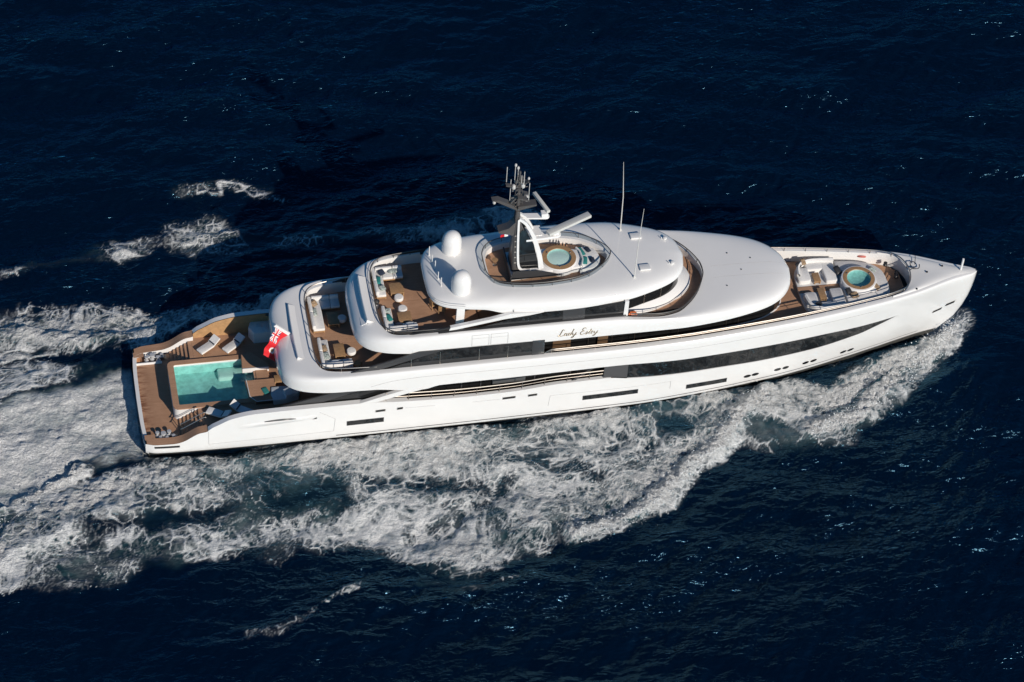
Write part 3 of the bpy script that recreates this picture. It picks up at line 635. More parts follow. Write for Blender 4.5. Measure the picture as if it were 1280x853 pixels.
pl = MB(); pl.grid([z3(pi_, 2.02), z3(pi_, 1.1)], close=True); pl.poly(z3(pi_, 1.1)); POOL = pl.build('swimming_pool', TILE, YT)
q = MB(); q.grid([z3(po, 2.24), z3(pi_, 2.24)], close=True); q.grid([z3(pi_, 2.24), z3(pi_, 2.18)], close=True); q.grid([z3(po, 2.24), z3(po, 2.15)], close=True); q.build('pool_coping', TEAK, POOL)
q = MB(); q.grid([z3(rrect(2.66, 9.3, -2.52, 2.52, .45), 2.16), z3(rrect(2.66, 9.3, -2.52, 2.52, .45), .95)], close=True); q.grid([z3(rrect(3.09, 9.11, -2.13, 2.13, .12), 2.19), z3(rrect(3.095, 9.105, -2.125, 2.125, .12), 2.0)], close=True); q.build('pool_wall', WHITE2, POOL)
q = MB(); q.box((7.75, 1.56, 1.28), (2.68, 1.10, .40), b=.18); q.box((8.2, -1.83, 1.38), (1.78, .56, .60), b=.06); q.box((8.78, .1, 1.38), (.62, 2.6, .60), b=.1); q.build('pool_bench', TILEW, POOL)
gx, gy = np.meshgrid(np.linspace(3.1, 9.1, 30), np.linspace(-2.12, 2.12, 22), indexing='ij'); q = MB(); q.grid(np.stack([gx, gy, 1.93+.03*np.sin(gx*3.1+gy*2)*np.sin(gy*2.3-gx)], -1)); q.build('pool_water', PWATER, POOL)
q = MB()
q.prism([(8.25, .75), (8.35, 2.3), (9.0, 2.6), (9.7, 1.9), (10.4, 1.0), (10.3, .72)], 2.1, 2.5, .05); q.prism([(8.3, -.45), (8.45, -2.2), (8.9, -2.75), (10.6, -2.75), (10.6, -.45)], 2.1, 2.46, .05); q.prism([(9.25, -.5), (9.25, .8), (10.2, .8), (10.2, -.5)], 2.1, 2.3, .03)
q.build('raised_teak_pad', TEAK, YT, split='all')
q = MB(); q.prism([(8.28, .70), (10.32, .66), (10.32, .74), (8.28, .78)], 2.1, 2.53, .01); q.tube([(8.42, -.45, 2.5), (8.5, -2.2, 2.5), (8.95, -2.78, 2.5), (10.6, -2.78, 2.5)], .035); q.build('pad_trim', WHITE2, YT)
q = MB(); q.prism([(9.55, 3.75), (9.2, 4.5), (9.4, 5.1), (13, 5.1), (13, 4.0), (11.2, 3.75)], 2.1, 3.2, .12); q.box((10.0, 4.5, 3.22), (.5, .4, .05)); q.box((10.6, 4.2, 3.22), (.35, .35, .05)); q.build('deck_console', WHITE2, YT)
for s in (1, -1):   # mooring gear on the platform
    g = MB(); cx, cy = (1.75, s*4.05)
    for dx, dy, r_, hh in ((-.55, -.05, .13, .45), (-.1, .1, .17, .5), (.35, -.1, .14, .42), (-.35, .3, .10, .3), (.15, .42, .10, .35), (.65, .25, .12, .3)):
        g.lathe([(r_*1.3, 0), (r_*1.3, .05), (r_*.75, .1), (r_*.7, hh*.7), (r_*1.25, hh*.85), (r_*1.2, hh), (.02, hh+.02)], (cx+dx, cy+s*dy, 1.02), 12)
    g.tube([(cx-.7, cy, 1.12), (cx-.2, cy+s*.15, 1.3), (cx+.4, cy, 1.12), (cx+.9, cy+s*.2, 1.15)], .04)
    g.build('mooring_winch', mat('bright_metal', (.62, .62, .62), .3, metal=.35), YT)
    g = MB(); g.box((1.8, s*4.3, 1.028), (1.9, .8, .012), b=.004); g.build('winch_base', mat('dark_teak', (.06, .03, .02), .3), YT)  # thin flat panel, plain dark brown, under the mooring gear
q = MB(); q.box((.48, 4.1, 1.05), (.42, .5, .05)); q.build('platform_hatch', mat('orange_wood', (.62, .30, .14), .5), YT)
q = MB(); q.box((1.35, 3.62, 1.12), (2.0, .10, .2)); q.build('platform_ledge', WHITE2, YT)

# ---- main deck side passages and house
q = MB(); q.sym([[(17, -5.3, 2.75), (36.5, -5.2, 2.75)], [(17, -4.2, 2.75), (36.5, -4.1, 2.75)]]); q.build('side_deck', TEAK, YT)
q = MB(); q.sym([[(15, -4.2, 2.0), (36.5, -4.15, 2.0)], [(15, -4.2, 5.5), (36.5, -4.15, 5.5)]]); q.grid([[(15, -4.2, 2.0), (15, 4.2, 2.0)], [(15, -4.2, 5.5), (15, 4.2, 5.5)]]); q.build('main_deck_glazing', GLASS, YT)
q = MB()
for x in (24.5, 26.0, 30.2, 33): q.box((x, -4.25, 4.1), (.12, .06, 2.6)); q.box((x, 4.25, 4.1), (.12, .06, 2.6))
q.slab([(32.9, 3.9), (33.2, 3.9), (34.9, 5.3), (34.6, 5.3)], -5.15, -5.0); q.build('window_frame', GREY, YT, split='all')
q = MB(); q.box((28.2, -4.22, 4.3), (2.6, .08, 1.7)); q.build('side_door', mat('door_grey', (.09, .095, .1), .3), YT)
q = MB(); xs = wx[(wx > 17.0)]; xs = np.linspace(17.1, 36, 40); t_ = hull_pt(xs, L1(xs)); i2 = t_+np.c_[0*xs, 0*xs+.3, 0*xs]
HC = q.sym([t_, i2]); q.sym([i2, i2*[1, 1, 0]+[0, 0, 2.7]]); q.build('side_bulwark_cap', WHITE, YT)
q = MB(); xs = np.linspace(18.5, 35.5, 30); t_ = hull_pt(xs, L1(xs)+.75)+np.c_[0*xs, 0*xs+.18, 0*xs]; q.tube(t_, .05); q.tube(t_*[1, -1, 1], .05)
t2_ = hull_pt(xs, L1(xs)+.38)+np.c_[0*xs, 0*xs+.18, 0*xs]; q.tube(t2_, .02, 4); q.tube(t2_*[1, -1, 1], .02, 4)
for p in t_[::3]:
    for s in (1, -1): q.tube([(p[0], p[1]*s, p[2]-.75), (p[0], p[1]*s, p[2])], .03, 5)
q.build('side_rail', STEEL, YT)
q = MB()
for s in (1, -1):
    q.slab([(16.4, 3.98), (17.7, 3.98), (21.6, 5.0), (20.0, 5.06), (18.4, 4.6)], s*-5.44, s*-5.15)
q.build('raked_strut', WHITE, YT)
def aft_screens(y, strip, glass, name1='raked_wing', name2='screen_glass', th=.12):
    for s in (1, -1):
        q = MB(); q.slab(strip, s*-y, s*-(y-th)); q.build(name1, GREY, YT)
        q = MB(); q.slab(glass, s*-(y-.02), s*-(y-.06)); q.build(name2, GLASS, YT)
aft_screens(4.95, [(10.6, 3.95), (11.0, 3.66), (12.55, 3.66), (18.2, 5.5), (16.6, 5.5)], [(12.55, 3.66), (18.2, 5.5), (21.2, 5.3), (17.2, 3.7)])
aft_screens(4.92, [(15.8, 6.9), (17.3, 6.75), (22.9, 8.45), (21.0, 8.45)], [(17.3, 6.5), (22.9, 8.45), (29.7, 8.45), (29.7, 6.2)])
q = MB()
for s in (1, -1): q.box((30.15, s*4.88, 7.2), (.95, .1, 2.6), b=.01)
q.build('upper_side_panel', GREY, YT)
q = MB()
for x in (20.4, 22.6, 25.6, 27.8):
    for s in (1, -1): q.box((x, s*4.935, 7.3), (.05, .03, 1.9 if x > 22 else 1.0), b=.01)
q.build('screen_mullion', STEEL, YT, split='all')

# ---- upper deck
UF = 5.85
xs = np.r_[np.linspace(13.4, 17.5, 12), np.linspace(18, 60.4, 60)]
uy = np.minimum(-pchip([13.4, 13.6, 14.2, 15, 16, 17.5], [-3.0, -3.8, -4.35, -4.6, -4.7, -4.8])(xs)*-1, 0)
uy = np.where(xs < 17.5, pchip([13.3, 13.6, 14.2, 15, 16, 17.5], [3.2, 3.9, 4.4, 4.65, 4.78, 4.85])(xs), np.abs(hull_pt(np.where(xs < 50, xs, xs), np.full(len(xs), 6.9))[:, 1])-.58)
uy = np.minimum(uy, np.where(xs > 59, np.sqrt(np.maximum(.05, 1-((xs-59)/1.75)**2))*2.15, 9))
q = MB(); q.grid([np.c_[xs, -uy, 0*xs+UF], np.c_[xs, 0*xs, 0*xs+UF], np.c_[xs, uy, 0*xs+UF]]); q.build('upper_deck', TEAK, YT)
# inner side of the bulwark: cap, wall
k58 = np.argmax(coa[:, 0] > 59.2); c_ = coa[:k58]
inw = np.zeros_like(c_); d_ = np.gradient(c_[:, :2], axis=0); d_ /= np.linalg.norm(d_, axis=1)[:, None]; nrm = np.c_[-d_[:, 1], d_[:, 0]]
inner = c_.copy(); inner[:, :2] += nrm*.16
# front curve of the foredeck well
fr = crv([tuple(inner[-1, :2]), (59.9, -1.95), (60.45, -1.35), (60.72, -.6), (60.8, 0)], 14); fr = np.c_[fr, np.full(14, 6.99)]
inner_full = np.vstack([inner, fr[1:]])
coa_fwd = coa[k58-1:]
q = MB(); q.grid([both(c_), both(inner)])
wall = inner_full.copy(); wall[:, 2] = UF-.05; wall[:, :2] = wall[:, :2]
hl_ = both(inner_full[::1]); wl_ = both(wall)
n_ = len(inner_full)
def both_full(r):
    m = r*[1, -1, 1]; return np.vstack([m[::-1], r[1:]])
q.grid([both_full(inner_full), both_full(wall)])
q.build('bulwark_inside', WHITE, YT)
# foredeck forward of the well
A = np.vstack([fr]); A = np.vstack([A, (A*[1, -1, 1])[::-1][1:]])
Bf = np.vstack([coa_fwd, (coa_fwd*[1, -1, 1])[::-1][1:]])
def resamp(P, n): 
    d = np.r_[0, np.cumsum(np.linalg.norm(np.diff(P, axis=0), axis=1))]; t = np.linspace(0, d[-1], n); return np.stack([np.interp(t, d, P[:, k]) for k in range(3)], 1)
# match by angle: both run from stbd aft round to port aft
Ar = resamp(A, 81); Br = resamp(Bf, 81)
rows = []
for t in np.linspace(0, 1, 9): r = Ar+(Br-Ar)*t; r[:, 2] += .14*math.sin(math.pi*t)**.8*(1-np.abs(np.linspace(-1, 1, 81))*.5); rows.append(r)
q = MB(); q.grid(rows); q.build('foredeck', WHITE2, YT)
# rails on the upper deck bulwark
q = MB()
pth = both_full(inner_full[:]) + np.array([0, 0, .0]); keep = pth
rr = inner_full.copy(); rr[:, 2] = SHEER(rr[:, 0])+.36
sel = (rr[:, 0] < 17.9); P1 = rr[sel]; P1f = both(P1); q.tube(P1f, .045)
sel = (rr[:, 0] > 31.0); P2 = rr[sel]; P2 = np.vstack([[(30.7, P2[0, 1], P2[0, 2]-.3)], P2]); q.tube(both_full(P2[::-1])[::-1] if 0 else np.vstack([P2, (P2*[1, -1, 1])[::-1][1:]]), .05)
P2l = P2.copy(); P2l[:, 2] -= .17; q.tube(np.vstack([P2l, (P2l*[1, -1, 1])[::-1][1:]]), .022, 4)
for P in (P1, P2):
    D_ = np.r_[0, np.cumsum(np.linalg.norm(np.diff(P, axis=0), axis=1))]
    for d in np.arange(.6, D_[-1], 1.7):
        p = [np.interp(d, D_, P[:, k]) for k in range(3)]
        for s in (1, -1): q.tube([(p[0], s*p[1], p[2]-.38), (p[0], s*p[1], p[2])], .03, 5)
q.build('upper_deck_rail', STEEL, YT)
# upper deck house under the bridge shell
ho = crv([(26, -3.9), (31.5, -3.9), (36, -3.65), (41.7, -3.3), (45.3, -2.95), (48.2, -2.4), (49.5, -1.75), (50.2, -1.0), (50.5, 0)], 60)
q = MB(); z0 = lambda P, z: np.c_[P, np.full(len(P), z)]
hof = np.vstack([ho, (ho*[1, -1])[::-1][1:]])
q.grid([z0(hof, 5.94), z0(hof, 8.9)]); q.grid([[(26, -3.9, 5.8), (26, 3.9, 5.8)], [(26, -3.9, 8.9), (26, 3.9, 8.9)]]); q.build('upper_house_glazing', GLASS, YT)
q = MB(); ho2 = hof*[1.001, 1.015]; q.grid([z0(ho2, 5.8), z0(ho2, 5.93), z0(hof, 5.95)]); q.build('upper_house_base', WHITE2, YT)
q = MB()
for x in (34.3, 36.2, 38.0, 41.5, 45.4, 46.4):
    yy = np.interp(x, ho[:, 0], ho[:, 1])
    for s in (1, -1): q.box((x, s*(abs(yy)+.02), 7.4), (.06, .04, 2.6), b=.01)
q.build('window_bar', STEEL, YT, split='all')
q = MB()
for x0, x1 in ((31.5, 32.9), (35.0, 35.8)):
    for s in (1, -1): q.box(((x0+x1)/2, s*3.93, 7.1), (x1-x0, .06, 2.2), b=.01)
q.build('wood_door', mat('door_wood', (.12, .072, .04), .4), YT, split='all')
# aft house wall of the upper deck
q = MB(); q.grid([[(20.5, -4.8, 5.8), (20.5, 4.8, 5.8)], [(20.5, -4.8, 8.6), (20.5, 4.8, 8.6)]]); q.build('upper_saloon_doors', GLASS, YT)

# ---- bridge deck shell
blip = [(16.3,0,8.3),(16.3,-1,8.3),(16.38,-2.2,8.3),(16.6,-3.1,8.3),(17.1,-3.8,8.3),(17.9,-4.3,8.3),(19.2,-4.65,8.28),(21,-4.8,8.22),(25,-4.85,8.2),(31,-4.9,8.25),(36,-4.95,8.35),(38.2,-5.0,8.4),(41,-4.98,8.4),(43.6,-4.75,8.4),(46.3,-4.25,8.4),(48.6,-3.5,8.4),(50.0,-2.45,8.4),(50.7,-1.2,8.4),(50.9,0,8.4)]
bcoa = [(18.1,0,9.6),(18.1,-1.2,9.6),(18.15,-2.2,9.6),(18.35,-3.1,9.6),(18.75,-3.8,9.6),(19.4,-4.15,9.62),(20.4,-4.3,9.68),(22,-4.4,9.75),(25,-4.45,9.8),(31,-4.48,9.8),(36,-4.5,9.75),(37.6,-4.62,9.62),(39.4,-4.72,9.5),(41,-4.4,9.42),(42.1,-3.6,9.4),(43.1,-2.4,9.4),(43.7,-1.2,9.4),(43.92,-.5,9.4),(43.95,0,9.4)]
Lb, Cb = crv2(blip, bcoa, 170)
nb = np.where(Lb[:, 0] < 22, 2.1+(Lb[:, 0]-16.3)*.25, 3.4); nb = np.clip(nb, 2.1, 3.4)
def close_rows(rows): return [np.vstack([r, (r*[1, -1, 1])[::-1][1:]]) for r in rows]
bb = band_rows(Lb, Cb, nb, 16)
def camber(r, i):
    return r
q = MB(); q.grid(close_rows(bb)); q.grid(close_rows([Lb, Lb*[1, .97, 1]+[0, 0, .04], Lb*[1, .6, 1]+[0, 0, .1]]))
SHELL = q.build('bridge_deck_shell', WHITE, YT, 50)
d_ = np.gradient(Cb[:, :2], axis=0); d_ /= np.linalg.norm(d_, axis=1)[:, None]; nrm = np.c_[-d_[:, 1], d_[:, 0]]
Ci = Cb.copy(); Ci[:, :2] += nrm*.14; Ci[0, 1] = 0; Ci[-1, 1] = 0
q = MB(); Cw = Ci*[1, 1, 0]+[0, 0, 8.7]; q.grid(close_rows([Cb, Ci, Cw])); q.build('bridge_bulwark_inside', WHITE2, YT)
BF = 8.75
q = MB(); q.grid(close_rows([Ci*[1, 1, 0]+[0, 0, BF], Ci*[1, 0, 0]+[0, 0, BF]])); q.build('bridge_deck', TEAK, YT)
R_ = Ci.copy(); R_[:, 2] += .34
a = R_[:np.argmax(R_[:, 0] > 23.0)]; b_ = R_[R_[:, 0] > 37.2]
for P, full in ((a, both(a)), (b_, np.vstack([b_, (b_*[1, -1, 1])[::-1][1:]]))):
    q = MB(); q.tube(full, .045); q.tube(full-[0, 0, .16], .02, 4)
    D_ = np.r_[0, np.cumsum(np.linalg.norm(np.diff(P, axis=0), axis=1))]
    for d in np.arange(.3, D_[-1], 1.3):
        p = [np.interp(d, D_, P[:, k]) for k in range(3)]
        for s_ in (1, -1): q.tube([(p[0], s_*p[1], p[2]-.36), (p[0], s_*p[1], p[2])], .028, 5)
    q.build('bridge_deck_rail', RAILD, YT)
# styling fins across the two stern shells
for (x0, zl, xc, zc, hw) in ((10.55, 5.45, 13.15, 6.75, 2.85), (16.3, 8.3, 18.1, 9.6, 2.4)):
    yy = np.linspace(-hw, hw, 25); e = (yy/hw)**2; xm = x0+(xc-x0)*.56+.06*e
    sz = lambda x: zl+(zc-zl)*np.sqrt(np.maximum(0, 1-(1-(x-x0)/(xc-x0))**2))
    f3 = lambda dx, dz: np.c_[xm+dx, yy, sz(xm+dx)+dz]
    q = MB(); q.grid([f3(-.42, -.1), f3(-.40, .03), f3(-.05, .05), f3(.0, .34), f3(.05, .36), f3(.62, .02)]); q.grid([[r[0] for r in [f3(-.42, -.1), f3(-.40, .03), f3(-.05, .05), f3(.0, .34), f3(.05, .36), f3(.62, -.05)]], [r[0]-[0, .0, .3] for r in [f3(-.42, -.1), f3(-.40, .03), f3(-.05, .05), f3(.0, .34), f3(.05, .36), f3(.62, -.05)]]])
    q.build('stern_fin', WHITE, YT)
q = MB()
sp = lambda i, t: bb[0][i]*0+np.array([np.interp(t, np.linspace(0, 1, 16), [r[i][k] for r in bb]) for k in range(3)])
for y in (.35, -.9):
    P = []
    for x in np.linspace(44.6, 50.2, 16):
        i = np.argmin(np.abs(Lb[90:, 1]+abs(y)))+90; pts = np.array([r[i] for r in bb]); P.append((x, y, np.interp(x, pts[::-1, 0], pts[::-1, 2])+.004))
    q.tube(P, .006, 4)
q.build('shell_joint', SEAM, SHELL, split='all')
q = MB()
for x, y in ((46.2, 1.6), (46.9, -.3), (47.9, .9), (45.4, -1.9)):
    i = np.argmin(np.abs(Lb[90:, 1]+abs(y)))+90; pts = np.array([r[i] for r in bb]); q.lathe([(.07, 0), (.06, .03), (0, .035)], (x, y, np.interp(x, pts[::-1, 0], pts[::-1, 2])), 10)
q.build('deck_filler', STEEL, SHELL, split='all')
# hatches let into the side of the shell, ship's name
def shell_y(x, z):
    i = np.argmin(np.abs(Lb[:90, 0]-x)); pts = np.array([r[i] for r in bb]); return np.interp(z, pts[:, 2], pts[:, 1])
q = MB()
for x0, x1 in ((25.0, 26.3), (26.45, 27.75)):
    for p_, q_ in (((x0, 8.5), (x1, 8.5)), ((x1, 8.5), (x1, 9.55)), ((x1, 9.55), (x0, 9.55)), ((x0, 9.55), (x0, 8.5)), ((x0, 9.25), (x1, 9.25))):
        P = [((p_[0]+(q_[0]-p_[0])*t), shell_y(p_[0], p_[1]+(q_[1]-p_[1])*t)-.006, p_[1]+(q_[1]-p_[1])*t) for t in np.linspace(0, 1, 6)]
        q.tube(P, .016, 4); q.tube(np.array(P)*[1, -1, 1], .016, 4)
q.build('hatch_joints', SEAM, SHELL)
LET = {  # cursive strokes in a box about one unit high
 'L': ([(.50, .80), (.53, .95), (.40, 1.0), (.28, .72), (.18, .30), (.06, .05), (-.06, .03), (-.06, .12), (.10, .10), (.36, .0), (.62, .12)], .66),
 'a': ([(.34, .38), (.16, .40), (.04, .2), (.08, .03), (.22, .08), (.36, .38), (.3, .08), (.36, .02), (.5, .14)], .48),
 'd': ([(.34, .36), (.16, .40), (.04, .2), (.08, .03), (.24, .1), (.42, .5), (.56, .98), (.4, .4), (.32, .06), (.4, .02), (.54, .14)], .52),
 'y': ([(.02, .38), (.06, .12), (.16, .03), (.3, .16), (.42, .4), (.3, 0), (.12, -.36), (-.04, -.42), (-.02, -.28), (.2, -.08), (.5, .14)], .5),
 'E': ([(.62, .82), (.56, .98), (.36, .96), (.22, .76), (.32, .58), (.46, .54), (.26, .5), (.08, .26), (.12, .05), (.34, .0), (.56, .14)], .6),
 's': ([(0, .1), (.2, .36), (.26, .42), (.26, .2), (.22, .05), (.08, .05), (.2, 0), (.4, .14)], .38),
 't': ([(0, .12), (.16, .4), (.30, .76), (.2, .45), (.12, .1), (.2, .01), (.36, .14)], .32),
 'e': ([(.0, .14), (.2, .22), (.28, .34), (.2, .42), (.08, .28), (.06, .1), (.16, .01), (.4, .14)], .38)}
q = MB(); cx = 0.; seq = 'Lady Estey'; total = sum(LET[c][1] if c in LET else .38 for c in seq); sc = 3.05/total
for sgn in (1, -1):
    cx = 0.
    for c in seq:
        if c == ' ': cx += .38; continue
        pts, wd = LET[c]; P = crv([(a+cx+.18*b_, b_) for a, b_ in pts], 26)
        X3 = []
        for a, b_ in P:
            z = 8.72+b_*.66; x = 31.62+a*sc if sgn > 0 else 34.7-a*sc; X3.append((x, sgn*(shell_y(x, z)-.02), z))
        th = np.gradient(P[:, 1]); r_ = np.where(th < 0, .036, .017); q.tube(X3, r_, 5); cx += wd
    if 1:
        pts = crv([(.02, .50), (.26, .50), (.52, .54)] , 8)
        a0 = sum(LET[c][1] if c in LET else .38 for c in 'Lady Es')
        X3 = []
        for a, b_ in pts: x = 31.62+(a+a0)*sc if sgn > 0 else 34.7-(a+a0)*sc; z = 8.72+b_*.66; X3.append((x, sgn*(shell_y(x, z)-.02), z))
        q.tube(X3, .022, 5)
q.build('name_lettering', GOLD, SHELL)

# ---- bridge house
bo = crv([(36.9, -3.55), (38.4, -3.05), (40.3, -2.35), (41.2, -1.7), (41.75, -.9), (41.95, 0)], 30); bof = np.vstack([bo, (bo*[1, -1])[::-1][1:]])
q = MB(); q.grid([z0(bof, 9.42), z0(bof*[.9965, .97], 11.3)]); q.build('wheelhouse_glazing', GLASS, YT)
q = MB(); q.grid([z0(bof*[1.012, 1.10], 8.7), z0(bof*[1.012, 1.10], 9.1), z0(bof*[1.010, 1.08], 9.2), z0(bof, 9.44)])
wv = crv([(40.4, -2.7), (41.9, -1.9), (42.75, -.8), (42.9, 0)], 14); wvf = np.vstack([wv, (wv*[1, -1])[::-1][1:]])
q.grid([z0(wvf, 8.7), z0(wvf, 9.0), z0(wvf*[.993, .95], 9.15), z0(wvf*[.972, .78], 9.6)])
q.build('wheelhouse_base', WHITE, YT)
for s in (1, -1):
    q = MB(); q.slab([(25.3, 9.78), (28.7, 10.6), (31.8, 10.85), (36.95, 11.2), (36.95, 9.78)], s*-4.30, s*-4.25); q.build('bridge_side_glazing', GLASS, YT)
    q = MB(); q.slab([(32.0, 9.79), (33.7, 9.79), (33.7, 10.99), (32.0, 10.88)], s*-4.325, s*-4.27); q.build('louvre_panel', GREY, YT)
    q = MB(); q.slab([(36.7, 9.7), (37.05, 9.7), (37.05, 11.25), (36.75, 11.25)], s*-4.36, s*-4.1); q.build('wing_pillar', WHITE2, YT)
    q = MB(); q.slab([(23.3, 9.93), (23.9, 9.98), (27.5, 10.6), (29.5, 10.78), (30.5, 10.95), (28, 11.1), (26.5, 10.72), (23.4, 10.2)], s*-4.38, s*-4.1); q.build('roof_wing', WHITE, YT)
    q = MB(); q.slab([(20.3, 9.86), (20.6, 9.82), (23.4, 10.05), (23.4, 10.25)], s*-4.36, s*-4.2); q.build('wing_tip', BLACK, YT)
    q = MB(); q.slab([(23.95, BF), (24.55, BF), (24.62, 11.5), (24.0, 11.5)], s*-3.5, s*-3.2); q.build('roof_post', WHITE, YT)
    q = MB(); q.slab([(22.5, 9.68), (36.9, 9.72), (36.9, 9.84), (22.5, 9.8)], s*-4.44, s*-4.22); q.build('window_ledge', GREY, YT)
q = MB()
for x in (38.6, 40.0):
    yy = np.interp(x, bo[:, 0], bo[:, 1])
    for s in (1, -1): q.box((x, s*(abs(yy)), 10.4), (.06, .06, 1.9), b=.01)
q.build('wheelhouse_mullion', STEEL, YT, split='all')
q = MB(); q.grid([[(28.2, -4.25, 8.7), (28.2, 4.25, 8.7)], [(28.2, -4.25, 11.3), (28.2, 4.25, 11.3)]]); q.build('sky_lounge_doors', GLASS, YT)

# ---- roof with the sun deck well
rlip = [(22.0,0,11.3),(22.05,-1.5,11.3),(22.4,-2.6,11.3),(23.2,-3.25,11.3),(24.5,-3.65,11.34),(26,-3.87,11.3),(27.5,-4.05,10.95),(29,-4.2,10.86),(31,-4.3,10.9),(33,-4.35,10.97),(36.5,-4.15,11.12),(39.3,-3.4,11.18),(41.1,-2.45,11.2),(41.9,-1.3,11.2),(42.15,0,11.2)]
rpit = [(26.7,0,12.02),(26.72,-.8,12.02),(26.95,-1.5,12.02),(27.5,-2.05,12.02),(28.4,-2.35,12.02),(29.1,-2.47,12.02),(29.8,-2.55,12.02),(30.9,-2.58,12.02),(31.9,-2.52,12.02),(32.8,-2.42,12.02),(34.2,-2.05,12.02),(35.3,-1.35,12.02),(35.95,-.7,12.02),(36.2,-.3,12.02),(36.3,0,12.02)]
Lr, Cr = crv2(rlip, rpit, 110)
rb = band_rows(Lr, Cr, np.full(110, 3.0), 18)
q = MB(); q.grid(close_rows(rb)); q.grid(close_rows([Lr, Lr*[1, .95, 1]+[0, 0, .05], Lr*[1, .0, 1]+[0, 0, .12]])); ROOF = q.build('roof', WHITE, YT, 55)
d_ = np.gradient(Cr[:, :2], axis=0); d_ /= np.linalg.norm(d_, axis=1)[:, None]; nrm = np.c_[-d_[:, 1], d_[:, 0]]
Pi = Cr.copy(); Pi[:, :2] += nrm*.12; Pi[0, 1] = Pi[-1, 1] = 0; SF = 11.45
q = MB(); q.grid(close_rows([Cr, Pi, Pi*[1, 1, 0]+[0, 0, SF]])); q.build('sun_deck_coaming', WHITE2, YT)
q = MB(); q.grid(close_rows([Pi*[1, 1, 0]+[0, 0, SF], Pi*[1, 0, 0]+[0, 0, SF]])); q.build('sun_deck', TEAK, YT)
q = MB(); Pr = Cr.copy(); Pr[:, :2] -= nrm*.12; Pr[0, 1] = Pr[-1, 1] = 0; Pg = Pr.copy(); Pr[:, 2] += .42
lp = np.vstack([Pr, (Pr*[1, -1, 1])[::-1][1:-1]]); q.tube(lp, .04, close=True)
D_ = np.r_[0, np.cumsum(np.linalg.norm(np.diff(Pr, axis=0), axis=1))]
for d in np.arange(.5, D_[-1], 1.5):
    p = [np.interp(d, D_, Pr[:, k]) for k in range(3)]
    for s in (1, -1): q.tube([(p[0], s*p[1], p[2]-.45), (p[0], s*p[1], p[2])], .022, 5)
q.build('sun_deck_rail', RAILD, YT)
q = MB(); q.grid(close_rows([Pg-[0, 0, .05], Pr-[0, 0, .03]])); q.build('sun_deck_glass', CLEAR, YT)
# roof details
for s in (1, -1):
    q = MB(); q.box((38.75, s*1.72, 12.06), (.85, .62, .12), b=.05); q.build('roof_hatch', WHITE2, ROOF)
    q = MB(); q.lathe([(.10, 0), (.08, .12), (.16, .16), (.16, .26), (.05, .3)], (41.0, s*1.35, 11.72), 10); q.tube([(40.8, s*1.35, 11.72), (40.7, s*1.35, 12.05)], .03); q.build('search_light', WHITE2, ROOF)
    q = MB(); q.lathe([(.68, 0), (.74, .12), (.77, .5), (.77, 1.15), (.72, 1.5), (.58, 1.8), (.34, 2.0), (.0, 2.08)], (24.5, s*2.15, 11.72), 32); q.lathe([(.5, 0), (.5, .25)], (24.5, s*2.15, 11.55), 24); q.build('satellite_dome', WHITE, YT)
    q = MB(); q.lathe([(.11, 0), (.09, .12), (.05, .2), (.0, .22)], (37.75, s*2.6, 11.93), 10)
    q.tube([(37.75, s*2.6, 11.95), (37.78 if s < 0 else 37.7, s*2.6, 15.5), (37.92 if s < 0 else 37.45, s*2.6, 19.1)], [.045, .035, .014], 6); q.build('whip_antenna', mat('antenna_white', (.62, .61, .58), .4), YT)
q = MB()
for k, (x, y) in enumerate(((22.75, 1.9), (22.85, 1.1), (22.95, .35), (23.0, -.75), (23.1, -1.5))):
    q.tube([(x, y, 11.9), (x, y, 12.75-.12*(k % 2))], .035, 6); q.lathe([(.08, 0), (.07, .06), (.0, .08)], (x, y, 11.84), 8)
q.build('stub_antenna', WHITE2, ROOF, split='all')
q = MB()
for off in (.30, .48):
    i0 = 0; P = [];
    for L_, C_ in zip(Lr[2:26], Cr[2:26]):
        t_ = off; P.append((L_[0]-.015+.04*off, L_[1]-.01, L_[2]+off))
    q.tube(P, .016, 4); 
q.build('roof_groove', SEAM, ROOF, split='all')

# ---- mast
q = MB()
def ring(z, x0, x1, hy, r=.25):
    return [(x, y, z) for x, y in rrect(x0, x1, -hy, hy, min(r, hy*.9, (x1-x0)*.45), 4)]
q.grid([ring(11.45, 28.55, 30.3, 1.0), ring(12.4, 28.6, 30.15, .85), ring(13.8, 28.62, 29.95, .68), ring(15.2, 28.66, 29.6, .5), ring(16.6, 28.72, 29.2, .36, .15), ring(17.6, 28.78, 29.1, .22, .1)], close=True); q.poly(ring(17.6, 28.78, 29.1, .22, .1))
q.slab([(28.7, 15.3), (28.8, 16.7), (28.3, 16.1), (27.5, 15.85), (27.55, 15.7)], -.35, .35)
q.slab([(26.9, 18.98), (27.4, 19.0), (28.4, 18.4), (28.9, 17.9), (28.9, 17.75), (28.2, 18.2), (27.3, 18.8)], -.24, .24)
q.slab([(28.9, 18.2), (30.3, 18.3), (30.3, 18.15), (28.9, 17.8)], -.3, .3)
q.lathe([(.17, 0), (.13, 1.6), (.10, 3.2), (.06, 3.9)], (28.93, 0, 17.5), 10)
q.slab([(28.8, 19.3), (29.7, 18.95), (29.7, 18.85), (28.8, 19.1)], -.5, .5); q.slab([(28.3, 18.6), (28.9, 19.3), (28.9, 19.1), (28.35, 18.45)], -.2, .2)
q.slab([(27.9, 20.35), (28.9, 20.1), (29.6, 20.6), (29.65, 20.5), (28.9, 19.95), (27.9, 20.25)], -.15, .15)
for k in range(7):
    z = 18.0+k*.42; a_ = .30-.02*k
    q.tube([(28.93-a_, -.12, z), (28.93+a_, .12, z+.38)], .026, 5); q.tube([(28.93+a_, -.12, z), (28.93-a_, .12, z+.38)], .026, 5)
